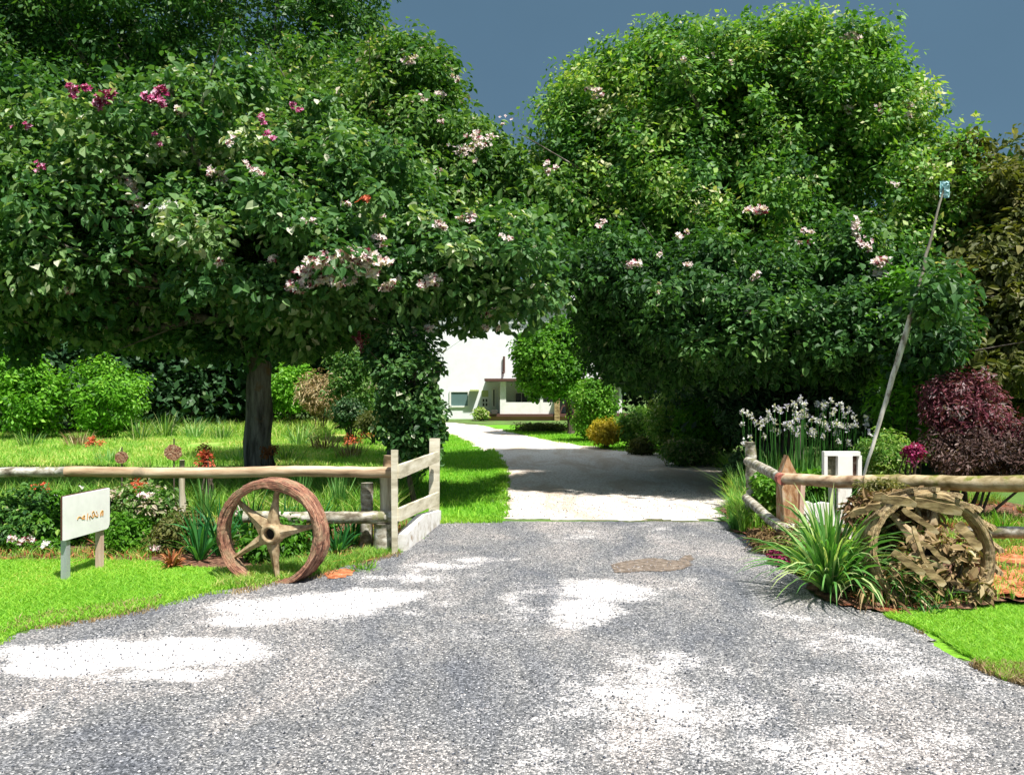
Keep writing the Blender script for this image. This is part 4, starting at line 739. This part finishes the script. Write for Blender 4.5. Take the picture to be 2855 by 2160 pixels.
def make_wheel(loc, label, rz, rimm=rim_m, spm=rust2, group='old iron wheels beside the gateway'):
    root = empty('iron_wheel', (0, 0, 0), label, 'wheel', group)
    Ro, Ri, dp, n = .462, .388, .22, 120; th = np.linspace(0, 2*np.pi, n, endpoint=False)
    prof = [(Ro-.02, -dp/2), (Ro, -dp*.35), (Ro-.012, -dp*.2), (Ro+.004, 0), (Ro-.01, dp*.2), (Ro, dp*.38), (Ro-.02, dp/2), (Ri+.05, dp/2), (Ri+.02, dp*.2), (Ri+.012, 0), (Ri+.01, -dp*.25), (Ri, -dp*.4), (Ri+.015, -dp/2), (Ri+.05, -dp/2-.012), (Ro-.05, -dp/2-.006)]
    k = len(prof); wob = rng.normal(0, 1, (n, k)); wob = (sum(np.roll(wob, q, 0) for q in range(-7, 8)))*.0016+wob*.0012
    rr = np.array([p[0] for p in prof])[None]+wob; yy = np.array([p[1] for p in prof])[None]+wob[:, ::-1]*.8
    V = np.stack([rr*np.cos(th)[:, None], yy, rr*np.sin(th)[:, None]], -1).reshape(-1, 3); i, j = np.meshgrid(np.arange(n), np.arange(k), indexing='ij'); i2 = (i+1) % n; j2 = (j+1) % k
    Q = np.stack([i*k+j, i2*k+j, i2*k+j2, i*k+j2], -1).reshape(-1, 4); build('rim', V, Q, rimm, root)
    hub = MB(); ring = 24; t2 = np.linspace(0, 2*np.pi, ring, endpoint=False); pr = [(.05, -.085), (.072, -.085), (.085, -.06), (.10, -.03), (.10, .03), (.085, .07), (.05, .08), (.048, 0)]
    V = np.stack([np.array([p[0] for p in pr])[None]*np.cos(t2)[:, None], np.tile([p[1] for p in pr], (ring, 1)), np.array([p[0] for p in pr])[None]*np.sin(t2)[:, None]], -1).reshape(-1, 3)
    i, j = np.meshgrid(np.arange(ring), np.arange(8), indexing='ij'); hub.add(V, np.stack([i*8+j, ((i+1) % ring)*8+j, ((i+1) % ring)*8+(j+1) % 8, i*8+(j+1) % 8], -1).reshape(-1, 4))
    ho = hub.out('hub', spm, root, smooth=True)
    MB().tube([(0, -.02, 0), (0, .06, 0)], .047, 14).out('bore', black_hole, root)
    for a, w0 in ((84, .07), (10, .075), (-84, .065), (212, .06), (140, .095)):
        a = R(a); s = MB(); c, d = math.cos(a), math.sin(a); K = 8; V = []
        for q in range(K):
            f = q/(K-1); r = .075+(Ri-.045)*f; hw = (w0*.62*(1-f)**2+.016); hy = .032-.012*f
            for (sx_, sy_) in ((-1, -.6), (0, -1.25), (1, -.6), (1, .6), (-1, .6)): V.append((r*c-sx_*hw*d, sy_*hy-.02*(1-f), r*d+sx_*hw*c))
        V = np.array(V)+rng.normal(0, .0015, (K*5, 3)); i, j = np.meshgrid(np.arange(K-1), np.arange(5), indexing='ij'); jj = (j+1) % 5
        s.add(V, np.stack([i*5+j, i*5+jj, (i+1)*5+jj, (i+1)*5+j], -1).reshape(-1, 4)); s.out('spoke', spm, root)
    root.location = loc; root.rotation_euler = (0, 0, rz); return root
make_wheel((W(273, 532.6, 6.75)[0], 6.75, .40), 'rusty five spoked iron wheel standing upright in front of the left log rail', R(-8))
w2 = make_wheel((W(928, 553, 6.0)[0], 6.02, .38), 'broken wheel buried in dead leaves below the right log rail', R(20), rim_b, rust2, None); w2.rotation_euler = (R(-10), R(9), R(-6))
for q in range(18):
    a = q*2*np.pi/18; V = []
    for (da, y_, r_) in [(da+sk, y_, r_) for (y_, sk) in ((-.14, -.14), (.14, .14)) for (da, r_) in ((-.035, .452), (.035, .452), (.028, .492), (-.028, .492))]: V.append((r_*math.cos(a+da), y_, r_*math.sin(a+da)))
    MB().add(V, [(0, 1, 2, 3), (7, 6, 5, 4), (0, 4, 5, 1), (1, 5, 6, 2), (2, 6, 7, 3), (3, 7, 4, 0)]).out('cleat', rim_b, None, origin=(0, 0, 0)).parent = w2

# broken planks lying over the second wheel: each one loose
gp = 'broken planks heaped on the second wheel'
def cr5(u_, v_, Y): return W(839.3+u_*.0857, 484.2+v_*.0857, Y)
planks = [((400, 130), (900, 230), .055, 'broken grey plank lying flat across the top of the heap'), ((870, 190), (1420, 330), .06, 'pale split plank at the top right of the heap'), ((120, 350), (480, 230), .04, 'thin curved plank at the top left of the heap'),
          ((720, 280), (1150, 560), .035, 'upper of the long thin planks slanting across the heap'), ((850, 480), (1020, 960), .022, 'dark thin stick crossing the slanted planks'),
          ((950, 660), (1290, 920), .03, 'lower long plank slanting down the heap'), ((620, 780), (1000, 1040), .045, 'mossy plank in the lower left of the heap'), ((1380, 460), (1640, 760), .06, 'short upright plank at the right side of the heap'), ((980, 920), (1230, 1180), .05, 'rotten plank at the bottom of the heap')]
for k_, (a, b_, th_, lab) in enumerate(planks):
    A = cr5(*a, 5.78-.012*k_); B = cr5(*b_, 5.72-.012*k_); u = np.linspace(0, 1, 7)[:, None]; c = A*(1-u)+B*u+rng.normal(0, .004, (7, 3)); d = unit(B-A); sd = unit(np.cross(d, np.array([0, 1.0, .2]))); up = unit(np.cross(sd, d))
    hw = th_*.62*np.array([.75, 1, .95, 1, .9, 1, .5])[:, None]*rng.uniform(.85, 1.1, (7, 1)); V = np.stack([c-sd*hw-up*.009, c+sd*hw-up*.009, c+sd*hw+up*.009, c-sd*hw+up*.009], 1).reshape(-1, 3)
    i = np.arange(6)[:, None]*4; j = np.arange(4)[None]; jj = (j+1) % 4; Q = np.vstack([np.stack([i+j, i+jj, i+4+jj, i+4+j], -1).reshape(-1, 4), [[0, 3, 2, 1], [24, 25, 26, 27]]])
    tag(build('plank', V, Q, grey_wood), lab, 'plank', gp)
shrub('dead_leaf_heap', 'heap of crumpled tan dead leaves caught in the broken wheel', 'dead leaves', 938, 560, 5.95, 40, 40, L_dry, 50, .08, 12, .07, .035, ry=.16, tmean=.55, tsd=.18, extra=[(965, 590, -.05, 26, 20)])
shrub('dead_leaf_heap', 'loose brown dead leaves trailing along the top of the broken wheel', 'dead leaves', 900, 508, 6.3, 52, 12, L_dry, 90, .09, 26, .07, .03, ry=.2, tmean=.4, tsd=.2)
shrub('creeper', 'yellow green creeper growing over the left of the broken wheel', 'plant', 890, 530, 6.3, 26, 20, L_olive, 80, .09, 60, .045, .014, ry=.15, tmean=.7)
shrub('creeper', 'mossy creeper hanging over the middle of the right log rail', 'plant', 880, 490, 6.95, 22, 9, L_olive, 40, .06, 60, .03, .014, ry=.08, tmean=.75, zmin=.3)
shrub('dead_leaf_heap', 'brown dead twigs at the foot of the right corner post', 'dead leaves', 812, 535, 7.3, 30, 9, L_dry, 60, .08, 40, .05, .012, ry=.2, tmean=.35)

# strappy plants in front on the right
strap_plant('flax_plant', 'big bright green arching flax clump at the right edge of the road', 'plant', 833, 594, 420, .80, .026, L_strap, z=.03, spread=1.0, droop=1.1, bias=(.12, -.1), base_r=.10)
strap_plant('flax_plant', 'smaller blue green flax clump behind the left of the big flax', 'plant', 812, 568, 150, .36, .018, L_strap, z=.05, spread=1.1, droop=1.0, base_r=.1, tmul=.75)
strap_plant('flax_plant', 'trailing half dead flax to the right of the big flax', 'plant', 880, 600, 160, .52, .018, L_dry, z=.03, spread=1.2, droop=1.5, bias=(.3, -.25), base_r=.12)
strap_plant('flax_plant', 'dull green flax tuft growing out of the dead leaf heap', 'plant', 905, 602, 90, .4, .018, L_strap, z=.03, spread=1.2, droop=1.4, base_r=.2, tmul=.5)
strap_plant('grass_tuft', 'dark green grass tuft at the road edge by the right gateway', 'plant', 737, 530, 130, .24, .014, L_strap, spread=.6, droop=.6, base_r=.08, tmul=.35)
strap_plant('grass_tuft', 'bright grass tuft at the far right below the log rail', 'plant', 1003, 545, 60, .3, .016, L_bright, z=.1, spread=.9, droop=.9, base_r=.06)
strap_plant('grass_tuft', 'small green tuft at the lawn edge below the dead leaf heap', 'plant', 925, 612, 80, .14, .014, L_deep, spread=1.2, droop=.9, base_r=.12)
strap_plant('red_leaf_clump', 'spiky dark red cordyline tuft below the broken wheel', 'plant', 893, 590, 60, .2, .014, L_purple, z=.05, spread=1.1, droop=.8, base_r=.05)
shrub('pink_flower_bush', 'small crimson pink flowers beside the road left of the big flax', 'flowers', 783, 556, 7.3, 10, 7, L_red, 18, .05, 45, .03, .015, ry=.1, tmean=.35)
shrub('road_edge_weeds', 'brown and green weeds along the right road edge below the fence', 'plant', 765, 540, 8.0, 16, 8, L_dry, 40, .08, 40, .05, .012, ry=.3, tmean=.35)
strap_plant('grass_tuft', 'pale green tuft beside the road right of the wheel', 'plant', 363, 570, 60, .12, .010, L_bright, spread=1.2, droop=.8, base_r=.12)

# ------------------------------------------------------------------ sign board
sgn = empty('sign_board', (-3.66, 6.9, 0), 'white sign board with orange brown handwriting on two legs at the left lawn', 'sign')
pA_, pB_ = np.array([-3.69, 6.60]), np.array([-3.625, 7.21]); du = pB_-pA_; Lp = np.linalg.norm(du); du = du/Lp; nrm = np.array([du[1], -du[0]])
def sp(a, z, off=0.): q = pA_+du*a*Lp+nrm*off; return (q[0], q[1], z)
zt, zb = .722, .362
ol = [(0, zb), (.93, zb), (.97, zb+.01), (.992, zb+.035), (1, zb+.07), (1, zt), (0, zt)]
n = len(ol); V = [sp(a, z, .0) for a, z in ol]+[sp(a, z, -.02) for a, z in ol]; mb = MB(); mb.add(V+[sp(.5, .55, 0), sp(.5, .55, -.02)], [(q, n+q, n+(q+1) % n, (q+1) % n) for q in range(n)], [(2*n, q, (q+1) % n) for q in range(n)]+[(2*n+1, n+(q+1) % n, n+q) for q in range(n)])
mb.out('panel', white_paint, sgn)
MB().box((*(np.array(sp(.5, 0, -.028))[:2]), (zt+zb)/2+.004), (Lp+.006, .012, zt-zb+.006), rz=math.atan2(du[1], du[0])).out('backing', brown_trim, sgn)
for a, mt, lab in ((.12, silver, 'silver metal front leg'), (.87, pink_wood, 'pinkish timber rear leg')):
    c0 = sp(a, 0, -.045); MB().box((c0[0], c0[1], .31), (.05, .05, .72), rz=math.atan2(du[1], du[0])).out('leg', mt, sgn)['label'] = lab
strokes = [[(335, 605), (348, 562), (378, 556), (405, 578)], [(412, 602), (430, 545), (458, 530), (456, 606)], [(425, 600), (445, 580)], [(512, 498), (500, 612)], [(535, 548), (552, 612)], [(552, 540), (575, 560), (590, 590), (612, 560), (628, 520), (622, 468), (600, 462), (586, 505), (600, 545)],
           [(628, 500), (642, 560)], [(652, 535), (665, 565), (692, 548), (690, 515)], [(664, 470), (676, 500)], [(738, 555), (735, 520), (750, 470), (788, 450), (783, 545)], [(768, 470), (762, 545)]]
tx = MB()
for s in strokes:
    P = []
    for (cx_, cy_) in s:
        a = (cx_-130)/785; top = 195+(85-195)*a; bot = 965+(745-965)*a; P.append(sp(a, zt-(cy_-top)/(bot-top)*(zt-zb), .0015))
    P = np.array(P)
    if len(P) > 2:
        k = np.linspace(0, len(P)-1, 14); P = np.stack([np.interp(k, np.arange(len(P)), P[:, q]) for q in range(3)], -1); P[1:-1] = (P[:-2]+P[1:-1]*2+P[2:])/4
    tx.tube(P, .0042, 6)
tx.out('lettering', ink, sgn)

FB = 'small flowering plants in the left bed'
for (px, py, s_, mt, lab) in [(118, 548, 11, L_white, 'small white flowering plant just right of the sign leg'), (160, 550, 10, L_petal, 'small pink flowering plant halfway between sign and wheel'), (190, 528, 9, L_orange, 'orange red flowering plant behind the twiggy plant'), (48, 550, 10, L_white, 'small white flowering plant left of the sign legs'), (20, 545, 9, L_petal, 'small pink flowering plant at the left edge of the bed'),
                              (235, 515, 9, L_petal, 'pale pink flowering plant behind the top left of the wheel rim'), (325, 520, 9, L_white, 'white flowering plant behind the right of the wheel rim'), (100, 500, 9, L_white, 'white flowering plant above the right corner of the sign'), (150, 497, 10, L_petal, 'pink flowering plant under the log rail')]:
    Yq = 8.0 if py > 530 else 8.5; t_ = shrub('flowering_plant', lab, 'flowers', px, py, Yq, s_*1.3, s_, L_hedge, 26, .06, 40, .035, .018, group=FB, ry=.12)
    blossom(t_, px, py-s_*.5, Yq-.12, s_, s_*.7, 7, .055, mt)
# small ornaments behind the left rail
for (px, py, Y, r_, lab, mt) in [(174, 452, 8.7, .10, 'rusty round disc on a stake behind the log rail', rust), (122, 457, 8.7, .075, 'small orange tin disc on a thin stake left of the rusty disc', rust)]:
    c = W(px, py, Y); o = empty('garden_stake', (c[0], Y, 0), lab, 'garden ornament'); MB().tube([(c[0], Y, -.05), (c[0], Y, c[2]+r_*1.5)], .008, 8).out('stake', twig, o)
    d_ = MB(); th = np.linspace(0, 2*np.pi, 22, endpoint=False); rr = r_*rng.uniform(.88, 1.05, 22); d_.prism(np.c_[c[0]+rr*np.cos(th), c[2]+rr*np.sin(th)*.9], Y-.02, Y-.010); d_.out('disc', mt, o)
for (px, py, Y, s, lab) in [(81, 488, 8.4, .03, 'white flower above the left corner of the sign'), (57, 494, 8.4, .025, 'pale pink flower left of the sign top'), (113, 521, 7.9, .05, 'pale cream leaf cluster touching the right side of the sign')]:
    c = W(px, py, Y); k = 8; P = np.tile(c, (k, 1))+rng.normal(0, s*.08, (k, 3)); V, Q, f = leaves(P, rng.normal(size=(k, 3)), rng.normal(size=(k, 3))+np.array([0, -1, 0]), np.full(k, s*1.4), np.full(k, s)); st = empty('pale_flower', (c[0], Y, 0), lab, 'flowers')
    build('flower', V, Q, L_white, st, tint=np.repeat(rng.random(k), f)); MB().tube([(c[0], Y, 0), (c[0]+.01, Y, c[2])], .004, 5).out('stalk', L_strap, st)

# ------------------------------------------------------------------ grass and loose stones (uncountable)
blades(lawn1, 52000, .03, .007, L_grass, 'short bright lawn grass left of the road', lean=.6)
blades(lawn3, 34000, .03, .007, L_grass, 'short bright lawn grass right of the road', lean=.6, tpow=.7)
blades(lawn2, 40000, .05, .014, L_grass, 'smooth lawn grass beside the driveway', lean=.5, tpow=1.6)
blades(pix([(-80, 500), (0, 428), (120, 425), (330, 426), (425, 440), (425, 495)]), 80000, .10, .018, L_meadow, 'long rough meadow grass behind the left fence', bare=(1.5, .2), tpow=.8)
blades(pix([(140, 436), (150, 424), (260, 423), (330, 426), (330, 440)]), 16000, .34, .03, L_meadow, 'tall seeding grass in front of the wood', tpow=.6)
blades(pix([(-40, 520), (-40, 482), (420, 482), (400, 520)]), 42000, .24, .014, L_meadow, 'green grass right behind the left rail', tpow=2.2)
blades(bedl, 16000, .07, .009, L_meadow, 'weeds and grass in the left bed', bare=(.5, .45), tpow=1.5)
blades(pix([(215, 590), (260, 586), (330, 573), (400, 552), (400, 545), (330, 563), (215, 572)]), 9000, .06, .008, L_meadow, 'ragged grass around the foot of the wheel', tpow=1)
blades(bedr, 22000, .10, .010, L_meadow, 'weeds in the right bed', zf=bedz, bare=(.4, .5), tpow=1.2)
blades(pix([(727, 470), (731, 495), (727, 520), (745, 535), (800, 520), (860, 500), (860, 470)]), 22000, .30, .014, L_meadow, 'long green grass behind the right fence', tpow=2.5)
blades(pix([(500, 430), (640, 434), (720, 448), (724, 458), (620, 451), (555, 441.5)]), 14000, .06, .02, L_grass, 'short lawn right of the driveway', tpow=1.2)
blades(pix([(-30, 662), (12, 636), (157, 609), (204, 598), (259, 589), (403, 553), (400, 549), (259, 582), (157, 601), (12, 626), (-30, 645)]), 9000, .035, .007, L_grass, 'stray grass along the left road edge', bare=(.25, .45), tpow=.5)
blades(pix([(925, 640), (1010, 688), (1060, 700), (1060, 665), (1000, 665), (915, 628)]), 6000, .03, .006, L_grass, 'stray grass along the right road edge', bare=(.25, .5), tpow=.5)

blades(pix([(496, 521), (508, 521), (510, 500), (507, 468), (496, 450), (485, 452), (494, 470)]), 3500, .06, .014, L_grass, 'ragged grass along the left edge of the driveway', lean=.5)
blades(pix([(437, 524), (437, 518), (505, 518), (505, 523)]), 1500, .05, .01, L_grass, 'ragged grass where the lawn meets the asphalt', lean=.5, tpow=.5)
blades(pix([(-30, 668), (12, 640), (157, 612), (204, 600), (330, 577), (400, 557), (403, 547), (330, 564), (259, 578), (157, 597), (12, 621), (-30, 640)]), 7000, .035, .008, L_dry, 'dead yellow grass along the left road edge', bare=(.4, .4), tpow=.4)
blades(pix([(880, 618), (921, 640), (950, 662), (1020, 690), (1060, 700), (1060, 670), (1010, 668), (930, 628), (890, 610)]), 4500, .035, .008, L_dry, 'dead yellow grass along the right road edge', bare=(.4, .35), tpow=.4)
blades(bedl, 5000, .05, .02, L_rust, 'dead rust coloured leaves littering the left bed', bare=(.5, .45), lean=1.8, name='leaf_litter')
blades(bedr, 7000, .05, .018, L_rust, 'dead rust coloured leaves littering the right bed', zf=bedz, bare=(.4, .45), lean=1.8, name='leaf_litter')
def stones(poly, n, smin, smax, m, label, z=.01, name='gravel'):
    P = np.asarray(poly); x0, y0 = P.min(0); x1, y1 = P.max(0); X = rng.uniform(x0, x1, n*4); Y = rng.uniform(y0, y1, n*4); k = inpoly(X, Y, P); X = X[k][:n]; Y = Y[k][:n]; n = len(X)
    O = np.array([(1, 0, 0), (0, 1, 0), (-1, 0, 0), (0, -1, 0), (0, 0, .8), (0, 0, -.6)], float); T = np.array([(0, 1, 4), (1, 2, 4), (2, 3, 4), (3, 0, 4), (1, 0, 5), (2, 1, 5), (3, 2, 5), (0, 3, 5)])
    s = rng.uniform(smin, smax, n)*rng.random(n)**.5; a = rng.uniform(0, 6.28, n); V = O[None]*rng.uniform(.6, 1.2, (n, 6, 3))*s[:, None, None]; ca, sa = np.cos(a)[:, None], np.sin(a)[:, None]
    V = np.stack([V[..., 0]*ca-V[..., 1]*sa+X[:, None], V[..., 0]*sa+V[..., 1]*ca+Y[:, None], V[..., 2]+z+s[:, None]*.3], -1).reshape(-1, 3)
    F_ = (np.arange(n)[:, None, None]*6+T[None]).reshape(-1, 3); o = build(name, V, F_, m, tint=np.repeat(rng.random(n), 8), origin=(0, 5, 0)); return tag(o, label, 'gravel', kind='stuff')
stone_m = leafmat('loose_stone', [(0, (.03, .035, .045)), (.5, (.14, .15, .18)), (.8, (.4, .39, .42)), (1, (.75, .73, .72))], trans=0, rough=.85, spec=.2)
inner = pix([(440, 524), (722, 524), (757, 553), (812, 598), (890, 622), (940, 660), (1040, 690)])+[(3.6, 2.6), (-3.6, 2.6)]+pix([(-40, 662), (93, 628), (204, 600), (324, 580), (400, 556)])
stones(inner, 26000, .003, .0095, stone_m, 'loose grey and white gravel strewn over the asphalt')
stones(pix([(504, 519), (728, 519), (731, 490), (505, 490)]), 3000, .004, .012, stone_m, 'loose pebbles on the driveway mouth')
print('SCENE BUILT', len(bpy.data.objects))
